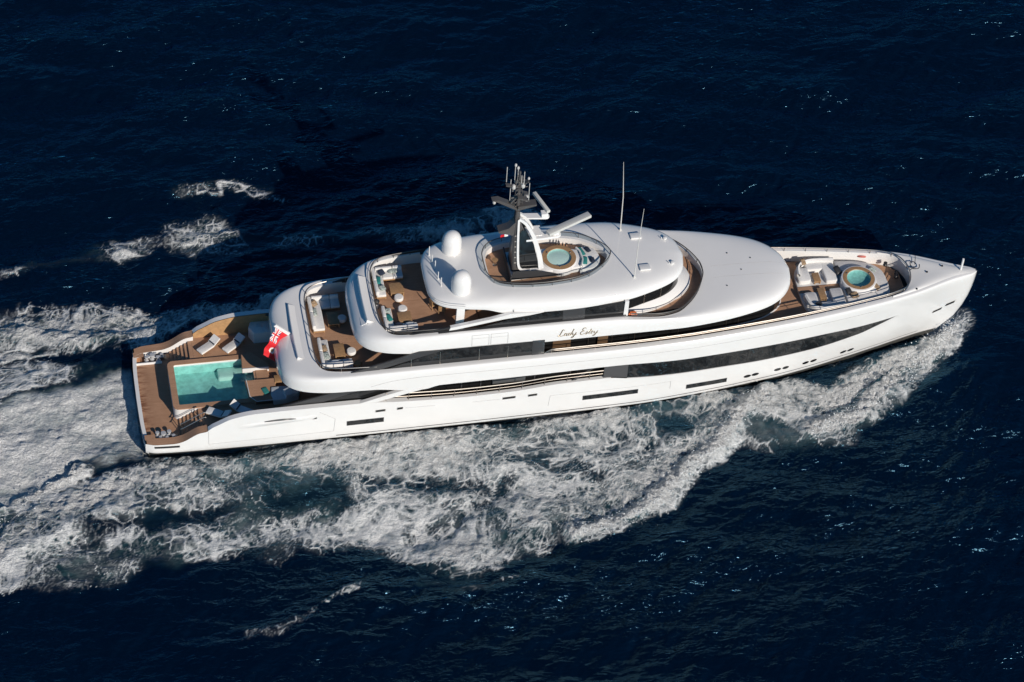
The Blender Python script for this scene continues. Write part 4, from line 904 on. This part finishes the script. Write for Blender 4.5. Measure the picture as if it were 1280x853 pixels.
for sx in (-1, 1): q.tube([(28.93+sx*.34, 0, 17.9), (28.93+sx*.17, 0, 21.2)], .03, 5)
for z, a_ in ((18.9, .55), (19.9, .62), (20.6, .42)): q.tube([(28.93-a_, 0, z), (28.93+a_, 0, z+.04)], .03, 5); q.tube([(28.93, -a_*.7, z+.1), (28.93, a_*.7, z+.1)], .03, 5)
for x, y, z in ((28.5, .2, 19.5), (29.35, -.2, 19.3), (28.6, -.3, 20.75), (29.2, .25, 20.7), (28.93, 0, 21.45)): q.box((x, y, z), (.14, .14, .2), b=.02)
MAST = q.build('mast', DGREY, YT)
q = MB()
for s in (1, -1):
    arch = crv([(29.0, 17.0), (29.5, 16.6), (30.0, 15.7), (30.45, 14.4), (30.72, 13.2), (30.85, 12.2)], 16)
    wdt = np.linspace(.16, .34, 16); yo = np.linspace(.42, 1.02, 16); yi = yo-.22
    tx = np.gradient(arch, axis=0); tx /= np.linalg.norm(tx, axis=1)[:, None]; nn = np.c_[-tx[:, 1], tx[:, 0]]
    a = arch+nn*wdt[:, None]*.6; b_ = arch-nn*wdt[:, None]*.6
    f3 = lambda P, y: np.c_[P[:, 0], s*-y, P[:, 1]]
    q.grid([f3(a, yo), f3(b_, yo), f3(b_, yi), f3(a, yi), f3(a, yo)])
    aft = crv([(29.0, 17.0), (28.98, 15.5), (29.0, 14), (29.05, 12.9), (29.2, 12.35), (29.7, 12.12), (30.85, 12.1)], 18); yo2 = np.interp(aft[:, 1], [12.1, 17], [1.06, .44])
    rows = [np.array([(p[0]+dx, s*-y_, p[1]+dz) for p, y_ in zip(aft, yo2)]) for dx, dz in ((-.08, -.04), (.08, .08))]
    q.grid(rows); q.grid([rows[0], rows[0]*[1, .8, 1]]); q.grid([rows[1], rows[1]*[1, .8, 1]])
q.build('mast_arch', WHITE, MAST)
q = MB()
for s in (1, -1):
    q.poly([(29.05, s*-.98, 12.4), (29.02, s*-.62, 15.6), (29.5, s*-.55, 16.1), (30.2, s*-.72, 14.6), (30.55, s*-.9, 13.0), (30.6, s*-.97, 12.3)])
q.build('mast_glass', GLASS, MAST)
q = MB()
for k in range(6):
    z = 12.9+k*.5; y_ = np.interp(z, [11.45, 16.6], [1.0, .36])
    for s in (1, -1): q.box((28.95, s*(y_+.02-.03), z), (.42, .05, .09), b=.01)
q.build('mast_step', mat('mast_step', (.33, .31, .28), .4), MAST, split='all')
# plinth and spa of the sun deck
q = MB(); q.prism([(28.45, -1.25), (34.3, -.95), (34.6, -.2), (34.3, .75), (33, 1.3), (28.45, 1.35)], SF, 12.0, .08)
q.lathe([(1.36, 0), (1.36, .6), (1.28, .68), (1.2, .68)], (32.45, .1, SF), 40, cap=False); q.build('spa_plinth', WHITE, YT)
q = MB(); q.slab([(28.5, 11.6), (32.6, 11.6), (30.5, 12.35), (28.6, 12.45)], -1.32, -1.28); q.build('plinth_panel', GREY, YT)
def spa(name, c, ro, ri, zt):
    q = MB(); q.lathe([(ro, -.04), (ro, 0), (ri+.03, 0.01), (ri, -.03)], (c[0], c[1], zt), 40, cap=False); o = q.build(name, TWOOD, YT)
    q = MB(); q.lathe([(ri, -.03), (ri*.97, -.22), (ri*.8, -.34), (.01, -.36)], (c[0], c[1], zt), 40, cap=False); q.build('spa_basin', SPAT, o)
    q = MB(); q.lathe([(.01, 0), (ri*.5, .015), (ri*.99, 0)], (c[0], c[1], zt-.13), 32, cap=False); q.build('spa_water', PWATER, o)
    q = MB()
    for k in range(3): a = 2.1*k+.4; q.box((c[0]+(ri+.1)*math.cos(a), c[1]+(ri+.1)*math.sin(a), zt+.03), (.12, .12, .05))
    q.build('spa_fitting', STEEL, o, split='all'); return o
spa('spa_tub', (32.45, .1), 1.3, .92, 12.15)
q = MB(); q.poly([(28.45, -1.65, 11.5), (28.45, 1.6, 11.5), (28.4, 1.6, 12.25), (28.4, -1.65, 12.25)]); q.slab([(28.37, 11.5), (28.45, 11.5), (28.45, 12.28), (28.37, 12.28)], -1.66, 1.6); q.build('wind_screen', GREY, YT)
# radar arms and scanners
q = MB()
def arm(p0, p1, w0, w1, t_, n=8):
    p0 = np.array(p0); p1 = np.array(p1); d = p1-p0; side = np.array([-d[1], d[0], 0]); side /= np.linalg.norm(side)
    out = [p0+side*w0/2, p1+side*w1/2]+[p1+w1/2*(side*math.cos(a)+d/np.linalg.norm(d)*math.sin(a)) for a in np.linspace(0, math.pi, n)[1:-1]]+[p1-side*w1/2, p0-side*w0/2]
    o = np.array(out); q.prism(o[:, :2], p0[2], p0[2]+t_, .04)
arm((29.3, .6, 16.3), (31.2, .38, 16.3), .55, .6, .12); arm((29.6, -.35, 14.9), (32.0, -.25, 14.9), .75, .7, .16); q.box((30.3, .2, 15.05), (1.2, 1.1, .1), b=.02)
q.box((31.1, .4, 16.55), (.5, .5, .4)); q.box((31.95, -.2, 15.22), (.5, .5, .4), b=.08); q.build('radar_platform', WHITE, MAST, split='all')
for c, d, ln, wd in (((33.0, .2, 15.5), (3.0, 1.38), 3.9, .55), ((31.05, 1.4, 16.85), (.62, -1.93), 2.3, .3)):
    q = MB(); q.box(c, (ln, wd, .22), rz=math.atan2(d[1], d[0]), b=.05); q.build('radar_scanner', mat('scanner_grey', (.55, .55, .52), .5), MAST)
q = MB()
for x, z0_, z1_, y in ((28.0, 20.3, 21.8, .3), (29.2, 20.4, 21.75, -.3), (29.6, 18.9, 20.7, -.45), (28.3, 18.3, 20.7, .1), (28.55, 20.5, 22.1, 0), (28.8, 20.3, 21.9, .1), (29.05, 20.4, 21.2, -.1)):
    q.tube([(x, y, z0_), (x, y, z1_)], .028, 6)
for x, z, r_ in ((28.55, 22.15, .10), (28.75, 21.85, .10), (29.6, 20.7, .09), (28.5, 19.9, .16), (29.2, 19.95, .17), (29.55, 18.6, .2), (27.1, 18.55, .13)):
    q.lathe([(r_*.8, 0), (r_, r_*.6), (r_, r_*1.6), (r_*.6, r_*2.3), (0, r_*2.5)], (x, -.05, z), 10)
q.build('mast_aerial', mat('aerial_white', (.52, .51, .49), .4), MAST, split='all')
# foredeck fittings
q = MB(); q.tube([(65.05, -.05, 6.8), (65.1, -.05, 7.95)], .09, 8); q.build('bow_staff', WHITE, YT)
q = MB(); t_ = np.linspace(.2, 2*math.pi+.1, 20); q.tube(np.c_[61.15+.28*np.cos(t_)+.05*t_, .5+.45*np.sin(t_), 7.22+.05*np.sin(3*t_)], .035); q.tube([(60.8, .05, 7.1), (61.0, .1, 7.25), (61.35, .3, 7.2)], .04); q.tube([(61.4, .6, 7.2), (61.6, 1.2, 7.25), (61.7, 1.6, 7.2)], .025); q.build('anchor_line', BLACK, YT)
q = MB()
for x, y, z in ((59.55, 1.7, 6.6), (60.3, .9, 6.25), (60.2, .55, 6.25), (60.4, -1.2, 6.3), (59.8, -1.75, 6.2), (59.6, -1.95, 6.15)): q.lathe([(.16, 0), (.18, .1), (.1, .2), (.16, .3), (0, .32)], (x-.2, y*.92, z-.2), 10)
q.build('deck_bollard', BLACK, YT, split='all')
q = MB()
for x, y in ((50.5, 4.05), (54.2, 3.42)):
    q.box((x, y-.03, 6.62), (.25, .06, .14)); q.box((x, y-.2, 5.95), (.25, .2, .12))
for x, y, z in ((62.2, -.2, 7.03), (63.6, .35, 6.98), (60.9, -1.9, 7.0)): q.lathe([(.09, 0), (.07, .07), (0, .08)], (x, y, z), 8)
q.build('deck_fitting', BLACK, YT, split='all')
# foredeck lounge
isl = crv([(51.95, 1.0), (52.05, 1.9), (52.5, 2.55), (53.4, 2.8), (55.3, 2.72), (57, 2.5), (58.5, 1.85), (59.15, .8), (59.2, 0)], 34)
isl = np.vstack([isl, (isl*[1, -1])[::-1][1:]])
q = MB(); q.prism(isl[::-1], UF, 6.12, .04); q.build('lounge_base', WHITE2, YT)
fw = crv([(55.4, 2.55), (57, 2.35), (58.4, 1.75), (59.0, .8), (59.05, 0)], 20); fw = np.vstack([fw, (fw*[1, -1])[::-1][1:]])
q = MB(); q.prism(fw[::-1], 6.12, 6.46, .1); LOUNGE = q.build('lounge_sunpad', FABG, YT)
for s in (1, -1):
    q = MB(); q.box((52.6, s*1.35, 6.3), (1.05, 1.5, .36), b=.09, r=.25); q.box((53.7, s*2.25, 6.3), (1.4, .9, .36), b=.09); q.box((54.75, s*1.5, 6.3), (1.0, 2.2, .36), b=.09, r=.15); q.build('lounge_seat', FAB if s > 0 else FABG, YT)
    bk = crv([(52.05, 1.2), (52.2, 2.0), (52.75, 2.62), (53.6, 2.78), (55.3, 2.68)], 24)
    q = MB(); bi = bk*[1, 1]+np.c_[np.linspace(.25, 0, 24), np.linspace(-.12, -.32, 24)]
    f3 = lambda P, z: np.c_[P[:, 0], s*P[:, 1], np.full(len(P), z)]
    q.grid([f3(bk, 6.1), f3(bk, 6.72), f3(bk*.5+bi*.5, 6.8), f3(bi, 6.72), f3(bi, 6.1)]); q.build('lounge_back', FAB, YT)
q = MB(); q.lathe([(1.42, 0), (1.42, .62), (1.36, .72), (1.2, .74)], (56.75, .05, 6.1), 44, cap=False); q.build('spa_surround', WHITE, YT)
spa('spa_tub', (56.75, .05), 1.26, .93, 6.85)
q = MB(); q.box((53.6, 0, 6.13), (3.4, .7, .03)); q.build('lounge_aisle', TEAK, YT)

# ------------------------------------------------------------------ loose things on the decks
# sun loungers
def make_lounger(label):
    t = thing('sun_lounger', label, 'sun lounger', group='sun loungers beside the pool')
    g = MB()
    for y in (-.3, .3): g.box((0, y, .22), (1.9, .06, .06), b=.01)
    for x in (-.85, .8):
        for y in (-.3, .3): g.box((x, y, .1), (.06, .06, .2), b=.01)
    g.build('frame', TWOOD, t)
    g = MB(); g.box((-.32, 0, .31), (1.3, .68, .14), b=.05); g.build('mattress', FAB, t)
    g = MB(); V = [(.34, .34, .30), (.34, -.34, .30), (.95, -.34, .66), (.95, .34, .66)]; nx = np.array([-.12, 0, .2])*.6
    g.add(V+[tuple(np.array(v)+nx) for v in V], [[0, 1, 2, 3], [7, 6, 5, 4], [0, 4, 5, 1], [1, 5, 6, 2], [2, 6, 7, 3], [3, 7, 4, 0]]); g.build('backrest', FAB, t)
    g = MB(); g.box((.36, 0, .42), (.16, .66, .12), b=.05); g.build('head_pillow', NAVY, t); return t
LG = 'sun loungers beside the pool'
l0 = make_lounger('white sun lounger on the port side nearest the stern steps'); l0.location = (6.0, 3.65, 2.1); l0.rotation_euler = (0, 0, .62)
dup(l0, (7.95, 3.55, 2.1), .66, 'white sun lounger on the port side beside the white console')
dup(l0, (5.95, -3.55, 2.1), -.55, 'white sun lounger on the starboard side nearest the stern steps')
dup(l0, (7.75, -3.4, 2.1), math.pi-.62, 'white sun lounger on the starboard side half hidden by the bulwark')
# covered seat, stool and towel by the pool
t = thing('sofa', 'curved pale blue covered sofa under the stern overhang by the pool', 'sofa', (0, 0, 0))
q = MB(); q.prism([(10.2, -1.5), (10.1, -2.2), (10.25, -2.95), (11.2, -2.9), (12.2, -2.6), (12.1, -1.7), (11.0, -1.45)], 2.1, 2.6, .12); q.build('seat_cover', FABB, t)
q = MB(); q.prism([(11.0, -2.2), (11.2, -2.9), (12.2, -2.7), (12.5, -2.0), (12.1, -1.7)], 2.55, 3.0, .15); q.build('back_cover', FABB, t)
t = thing('side_stool', 'square honey-coloured wooden stool in the shade by the pool', 'stool', (10.85, -.6, 2.1))
q = MB(); q.box((0, 0, .38), (.55, .75, .08)); q.build('seat', TWOOD, t)
for x in (-.22, .22):
    for y in (-.3, .3): q = MB(); q.box((x, y, .18), (.06, .06, .36), b=.01); q.build('leg', TWOOD, t)
def soft(name, c, d, m, label, cat, rz=0, tilt=0, group=None):
    g = MB(); n = 8; rows_t = []; rows_b = []
    u = np.linspace(-1, 1, n)
    for sgn in (1, -1):
        rows = []
        for a in u:
            rows.append([(a*d[0]/2*(1-.06*b_*b_), b_*d[1]/2*(1-.06*a*a), sgn*d[2]/2*((1-a**4)*(1-b_**4))**.5) for b_ in u])
        g.grid(rows)
    o = g.build(name, m); o.location = c; o.rotation_euler = (tilt, 0, rz); return tag(o, label, cat, group)
soft('towel', (9.75, -1.75, 2.5), (.45, .75, .1), TEAL, 'teal towel lying on the raised teak pad by the pool', 'towel', .3)

# L-shaped sofas
def sofa(label, aft, side, z, s):
    """aft = (x0,x1,ya,yb) leg along the stern rail, side = (x1,x2,yc,yd) leg along the ship's side; s = side sign"""
    t = thing('corner_sofa', label, 'sofa', (aft[0], 0, z)); X = aft[0]
    q = MB(); x0, x1, ya, yb = aft; x2, yc, yd = side
    def bx(a, b_, c, d, z0_, z1_, bev, mb): mb.box(((a+b_)/2-X, s*(c+d)/2, (z0_+z1_)/2), (b_-a, abs(d-c), z1_-z0_), b=bev)
    bx(x0, x1, ya, yb, .1, .24, .02, q); bx(x1, x2, yc, yd, .1, .24, .02, q)
    for a, c in ((x0+.05, ya+.05), (x1-.05, ya+.05), (x0+.05, yb-.05), (x2-.05, yc+.05), (x2-.05, yd-.05)): q.box((a-X, s*c, .06), (.08, .08, .12), b=.01)
    q.build('frame', TWOOD, t)
    q = MB(); bx(x0+.02, x1, ya+.02, yb, .24, .44, .07, q); bx(x1+.01, (x1+x2)/2, yc, yd, .24, .44, .07, q); bx((x1+x2)/2+.02, x2-.02, yc, yd, .24, .44, .07, q); q.build('seat_cushion', FAB, t)
    q = MB(); m_ = (ya+yb)/2; bx(x0-.05, x0+.2, ya+.04, m_-.02, .42, .78, .08, q); bx(x0-.05, x0+.2, m_+.02, yb, .42, .78, .08, q); mx = (x1+x2)/2
    bx(x0+.25, mx, yd-.2, yd+.05, .42, .78, .08, q); bx(mx+.03, x2-.03, yd-.2, yd+.05, .42, .78, .08, q); q.build('back_cushion', FAB, t); return t
sofa('white corner sofa on the port side of the upper aft terrace', (13.75, 14.65, .55, 3.85), (16.15, 2.85, 3.85), UF, 1)
sofa('white corner sofa with brown print cushions, starboard side of the upper aft terrace', (13.9, 14.65, .55, 3.5), (16.25, 2.75, 3.5), UF, -1)
sofa('white corner sofa with teal cushions, port side of the bridge aft terrace', (18.6, 19.35, .7, 3.45), (20.95, 2.55, 3.45), BF, 1)
sofa('white corner sofa with teal cushions, starboard side of the bridge aft terrace', (18.75, 19.45, .65, 3.1), (21.2, 2.4, 3.1), BF, -1)
# coffee tables
def table(x0, x1, y0, y1, z, h_, label):
    t = thing('coffee_table', label, 'table', ((x0+x1)/2, (y0+y1)/2, z), 0, 'teak coffee tables on the terraces'); q = MB()
    q.box((0, 0, h_-.03), (x1-x0, y1-y0, .06), b=.015); q.build('tabletop', TWOOD, t)
    for sx in (-1, 1):
        for sy in (-1, 1): q = MB(); q.box((sx*((x1-x0)/2-.06), sy*((y1-y0)/2-.06), (h_-.06)/2), (.08, .08, h_-.06), b=.01); q.build('leg', TWOOD, t)
    q = MB(); q.box((0, 0, .12), (x1-x0-.1, y1-y0-.1, .03), b=.01); q.build('lower_shelf', TWOOD, t); return t
table(14.95, 15.85, .95, 2.3, UF, .42, 'teak coffee table shaded by the deck above, upper aft terrace port side')
table(15.0, 15.8, -2.45, -1.1, UF, .42, 'sunlit teak coffee table on the starboard side of the upper aft terrace')
table(19.7, 20.75, .8, 1.95, BF, .42, 'teak coffee table in front of the port sofa on the bridge aft terrace')
table(19.85, 20.87, -2.25, -1.2, BF, .42, 'half-shaded teak coffee table by the starboard sofa on the bridge aft terrace')
table(53.3, 53.85, .45, 1.45, 6.15, .32, 'small wooden table in the port half of the foredeck lounge')
table(53.3, 53.85, -1.5, -.25, 6.15, .32, 'small wooden table in the starboard half of the foredeck lounge')
# poufs and round stool
def pouf(x, y, z, label, m=FAB, nm='pouf', r=.36):
    t = thing(nm, label, 'pouf' if nm == 'pouf' else 'stool', (x, y, z), 0, 'round seats on the terraces')
    q = MB(); q.lathe([(r*.85, .14), (r, .2), (r, .38), (r*.85, .45), (.01, .47)], (0, 0, 0), 24); q.build('cushion', m, t)
    q = MB(); q.lathe([(r*.8, 0), (r*.85, .15)], (0, 0, 0), 20); q.build('base', TWOOD, t); return t
pouf(16.1, 1.6, UF, 'round white pouf shaded beside the port coffee table, upper aft terrace')
pouf(16.3, -1.95, UF, 'round white pouf beside the sunlit coffee table, upper aft terrace')
pouf(16.62, -3.3, UF, 'round wooden stool at the end of the starboard sofa', TWOOD, 'round_stool', .3)
pouf(20.25, .42, BF, 'round white pouf beside the port coffee table on the bridge aft terrace')
pouf(20.35, -.8, BF, 'round white pouf beside the starboard coffee table on the bridge aft terrace')
# dining chairs and table under the roof
def chair(x, y, rz, label):
    t = thing('dining_chair', label, 'chair', (x, y, BF), rz, 'dining chairs under the roof'); q = MB(); q.box((0, 0, .45), (.5, .5, .07)); q.build('seat', TWOOD, t)
    q = MB(); q.box((-.24, 0, .72), (.05, .5, .45), b=.02); q.build('backrest', TWOOD, t)
    for sx in (-.21, .21):
        for sy in (-.21, .21): q = MB(); q.box((sx, sy, .21), (.05, .05, .42), b=.01); q.build('leg', TWOOD, t)
    return t
chair(22.75, -.7, .3, 'wooden dining chair at the aft end of the roof, catching the sun')
chair(23.3, -1.35, 1.2, 'wooden dining chair beside the dining table on its starboard side')
chair(23.4, .35, -1., 'wooden dining chair beside the dining table on its port side')
t = thing('dining_table', 'large wooden dining table in the shade under the roof', 'table', (24.3, -.4, BF)); q = MB(); q.box((0, 0, .72), (2.0, 1.5, .06)); q.build('tabletop', TWOOD, t); q = MB(); q.box((0, 0, .35), (.9, .5, .7)); q.build('pedestal', TWOOD, t)
t = thing('planter', 'small dark pot on a white stand beside the aft rail', 'planter', (18.45, -.1, BF)); q = MB(); q.lathe([(.16, 0), (.2, .45)], (0, 0, 0), 14); q.build('stand', WHITE2, t); q = MB(); q.lathe([(.18, .45), (.24, .7), (.1, .85), (0, .9)], (0, 0, 0), 14); q.build('pot', BLACK, t)
# cushions
G = 'scatter cushions on the terrace sofas'
for c, d, m, lb, rz, tl in (
  ((14.15, 3.2, UF+.62), (.5, .5, .2), STRIPE, 'dark print cushion in the corner of the port sofa, upper terrace', .6, .6),
  ((14.1, 2.3, UF+.6), (.3, .8, .2), PRINT, 'grey print cushion on the port sofa, upper terrace', 0, 0),
  ((14.25, -1.6, UF+.58), (.45, .7, .2), STRIPE, 'brown print cushion on the starboard sofa, upper terrace', .1, 0),
  ((14.3, -2.4, UF+.58), (.5, .8, .2), PRINT, 'mottled print cushion near the corner of the starboard sofa, upper terrace', .2, 0),
  ((14.9, -3.15, UF+.55), (.7, .45, .2), FABB, 'pale blue cushion on the side leg of the starboard sofa, upper terrace', 0, 0),
  ((18.95, 2.2, BF+.6), (.35, .85, .22), TEAL, 'teal cushion on the aft leg of the port sofa, bridge terrace', -.1, 0),
  ((19.3, 3.0, BF+.62), (.5, .5, .22), NAVY, 'navy cushion in the corner of the port sofa, bridge terrace', .5, .4),
  ((20.2, 3.1, BF+.58), (.7, .5, .2), PRINT, 'green leaf print cushion on the side leg of the port sofa, bridge terrace', 0, 0),
  ((19.15, 1.4, BF+.55), (.45, .6, .18), PRINT, 'green leaf print cushion on the aft end of the port sofa, bridge terrace', .3, 0),
  ((19.1, -1.1, BF+.56), (.5, .55, .18), PRINT, 'green leaf print cushion on the starboard sofa, bridge terrace', .1, 0),
  ((19.15, -1.85, BF+.6), (.4, .8, .22), TEAL, 'teal cushion on the starboard sofa, bridge terrace', .3, 0),
  ((19.75, -2.65, BF+.56), (.6, .45, .2), NAVY, 'navy cushion in the corner of the starboard sofa, bridge terrace', .1, 0),
  ((20.6, -2.7, BF+.55), (.7, .45, .18), FABB, 'pale blue cushion on the side leg of the starboard sofa, bridge terrace', 0, 0)):
    soft('cushion', c, d, m, lb, 'cushion', rz, tl, G)
G2 = 'scatter cushions in the foredeck lounge'
for c, d, m, lb, rz, tl in (
  ((52.4, 2.2, 6.7), (.5, .5, .2), BLACK, 'black cushion in the aft port corner of the foredeck lounge', .8, .5),
  ((52.85, 2.45, 6.75), (.4, .55, .2), STRIPE, 'tan striped cushion in the aft port corner of the foredeck lounge', .2, .4),
  ((55.35, 1.25, 6.7), (.55, .75, .25), BLACK, 'black print cushion leaning on the port side of the foredeck tub', .5, .5),
  ((55.65, -1.1, 6.68), (.5, .55, .25), BLACK, 'black cushion leaning on the starboard side of the foredeck tub', .4, .5),
  ((56.05, -1.5, 6.6), (.6, .6, .22), STRIPE, 'brown print cushion on the pad beside the foredeck tub', .2, .2),
  ((57.95, -.85, 6.6), (.55, .6, .24), STRIPE, 'brown print cushion forward of the foredeck tub', .6, .3),
  ((57.65, -1.05, 6.58), (.5, .5, .2), FAB, 'cream cushion forward of the foredeck tub', .1, .2),
  ((58.15, 1.1, 6.58), (.4, .6, .2), PRINT, 'grey print cushion on the port side of the foredeck sunpad', .9, .2),
  ((53.0, -2.1, 6.62), (.5, .55, .2), BLACK, 'black cushion in the starboard corner of the foredeck lounge', -.6, -.4)):
    soft('cushion', c, d, m, lb, 'cushion', rz, tl, G2)
# sun deck sun pad
t = thing('sunpad', 'white half-moon sunpad forward of the sun deck tub', 'sunpad', (34.6, 0, SF))
sp_ = crv([(-.75, -1.25), (.1, -1.25), (.8, -.75), (1.05, 0), (.8, .85), (.0, 1.3), (-.75, 1.2)], 26); ar = crv([(-.75, 1.2), (-.5, .5), (-.45, -.2), (-.75, -1.25)], 12)[1:-1]
q = MB(); q.prism(np.vstack([sp_, ar]), 0, .28, .03); q.build('base', WHITE2, t); q = MB(); q.prism(np.vstack([sp_, ar])*.95, .28, .5, .08); q.build('mattress', FAB, t)
ba = crv([(-.72, 1.0), (-.5, .5), (-.45, -.2), (-.7, -1.0)], 14); f3 = lambda P, z, dx=0: np.c_[P[:, 0]+dx, P[:, 1], np.full(len(P), z)]
q = MB(); q.grid([f3(ba, .2), f3(ba, .72), f3(ba, .75, .1), f3(ba, .5, .2)]); q.build('backrest', FAB, t)
soft('towel', (34.25, .6, SF+.62), (.4, .95, .16), TEAL, 'teal towel on the port half of the sun deck sunpad', 'towel', .3)
soft('towel', (34.3, -.4, SF+.62), (.5, .85, .18), TEAL, 'teal towel on the starboard half of the sun deck sunpad', 'towel', -.2)
soft('cushion', (34.8, .75, SF+.6), (.35, .6, .2), NAVY, 'dark green cushion on the port half of the sun deck sunpad', 'cushion', .4)
soft('cushion', (34.95, -.4, SF+.6), (.35, .6, .2), NAVY, 'dark green cushion on the starboard half of the sun deck sunpad', 'cushion', .1)
t = thing('bar_stool', 'wooden stool on the sun deck aft of the mast', 'stool', (27.6, .6, SF)); q = MB(); q.lathe([(.22, .5), (.24, .56), (.01, .58)], (0, 0, 0), 14); q.build('seat', TWOOD, t); q = MB(); q.lathe([(.18, 0), (.05, .06), (.05, .5)], (0, 0, 0), 10); q.build('pedestal', STEEL, t)
for k, (x, y) in enumerate(((32.5, 1.62), (32.75, 1.58), (33.0, 1.5), (33.2, 1.4))):
    q = MB(); q.lathe([(.05, 0), (.06, .2), (.02, .26), (.02, .36), (0, .36)], (0, 0, 0), 8); o = q.build('bottle', BLACK); o.location = (x, y, 11.98); tag(o, 'dark bottle standing in the row beside the sun deck tub', 'bottle', 'row of bottles by the sun deck tub')
# life rings
def ring_buoy(loc, rot, R, label, m):
    q = MB(); t_ = np.linspace(0, 2*math.pi, 20, endpoint=False); q.tube(np.c_[R*np.cos(t_), R*np.sin(t_), 0*t_], .085, 8, close=True); q.lathe([(R*.8, -.02), (R*.8, .02)], (0, 0, 0), 16)
    o = q.build('life_ring', m); o.location = loc; o.rotation_euler = rot; return tag(o, label, 'life ring')
ring_buoy((37.55, -3.95, 9.25), (math.radians(55), 0, .2), .3, 'orange life ring on the starboard wing of the bridge', ORANGE)
ring_buoy((57.7, 2.72, 6.5), (math.radians(-38), 0, -.25), .3, 'red life ring on the port bulwark of the foredeck', mat('faded_red', (.55, .16, .13), .6))
# flags
def flag_mesh(name, hoist0, hoist1, fly, colfun, mats, nx=60, ny=30, amp=.12, waves=2.2, nrm=(.4, -.8, .4)):
    h0, h1, fl_, n_ = map(np.array, (hoist0, hoist1, fly, nrm)); n_ = n_/np.linalg.norm(n_); V = []; F_ = []; m_ = []
    for i in range(nx+1):
        for j in range(ny+1):
            u, v = i/nx, j/ny; p = h0+(h1-h0)*v+fl_*u+n_*amp*u**.6*math.sin(waves*2*math.pi*u+1.3*v)+np.array([0, 0, -.12*u*u])
            V.append(p)
    for i in range(nx):
        for j in range(ny):
            a = i*(ny+1)+j; F_.append([a, a+ny+1, a+ny+2, a+1]); m_.append(colfun((i+.5)/nx, (j+.5)/ny))
    g = MB(); g.v = [tuple(p) for p in V]; g.f = F_; g.m = m_; return g
def ensign(u, v):   # red ensign: union canton by the hoist, white disc in the fly
    if u < .5 and v < .5:
        a, b_ = u/.5*2-1, v/.5*2-1
        if abs(a) < .1 or abs(b_) < .2: return 1
        if abs(a) < .17 or abs(b_) < .34: return 2
        d = min(abs(a-b_), abs(a+b_))
        return 1 if d < .1 else 2 if d < .34 else 3
    if ((u-.74)/.1)**2+((v-.52)/.2)**2 < 1: return 4 if ((u-.74)/.05)**2+((v-.52)/.1)**2 < 1 else 2
    return 0
t = thing('ensign_flag', 'red ensign with union canton flying from the white stern flagstaff', 'flag', (12.35, 0, 6.1))
q = flag_mesh('f', (10.8-12.35, 0, 7.62-6.1), (11.75-12.35, 0, 6.68-6.1), (-1.15, -.9, -1.85), ensign, None); q.build('cloth', [RED, RED, FWHITE, BLUE, mat('crest', (.35, .3, .15), .8)], t, 0, False)
q = MB(); q.slab([(10.62-12.35, 1.6), (10.8-12.35, 1.75), (.1, .12), (-.05, -.12)], -.06, .06); q.build('flagstaff', WHITE, t)
t = thing('courtesy_flag', 'small blue, white and red flag hanging below the mast spreader', 'flag', (28.45, -.3, 15.6))
q = flag_mesh('f', (.1, 0, .0), (.1, 0, -.28), (-.85, 0, -.05), lambda u, v: 1 if u < .34 else 2 if u < .67 else 0, None, 24, 8, .04, 1.2, (0, 1, 0)); q.build('cloth', [RED, BLUE, FWHITE], t, 0, False)
q = MB(); q.tube([(.1, 0, .35), (.1, 0, -.35)], .012, 4); q.build('halyard', STEEL, t)
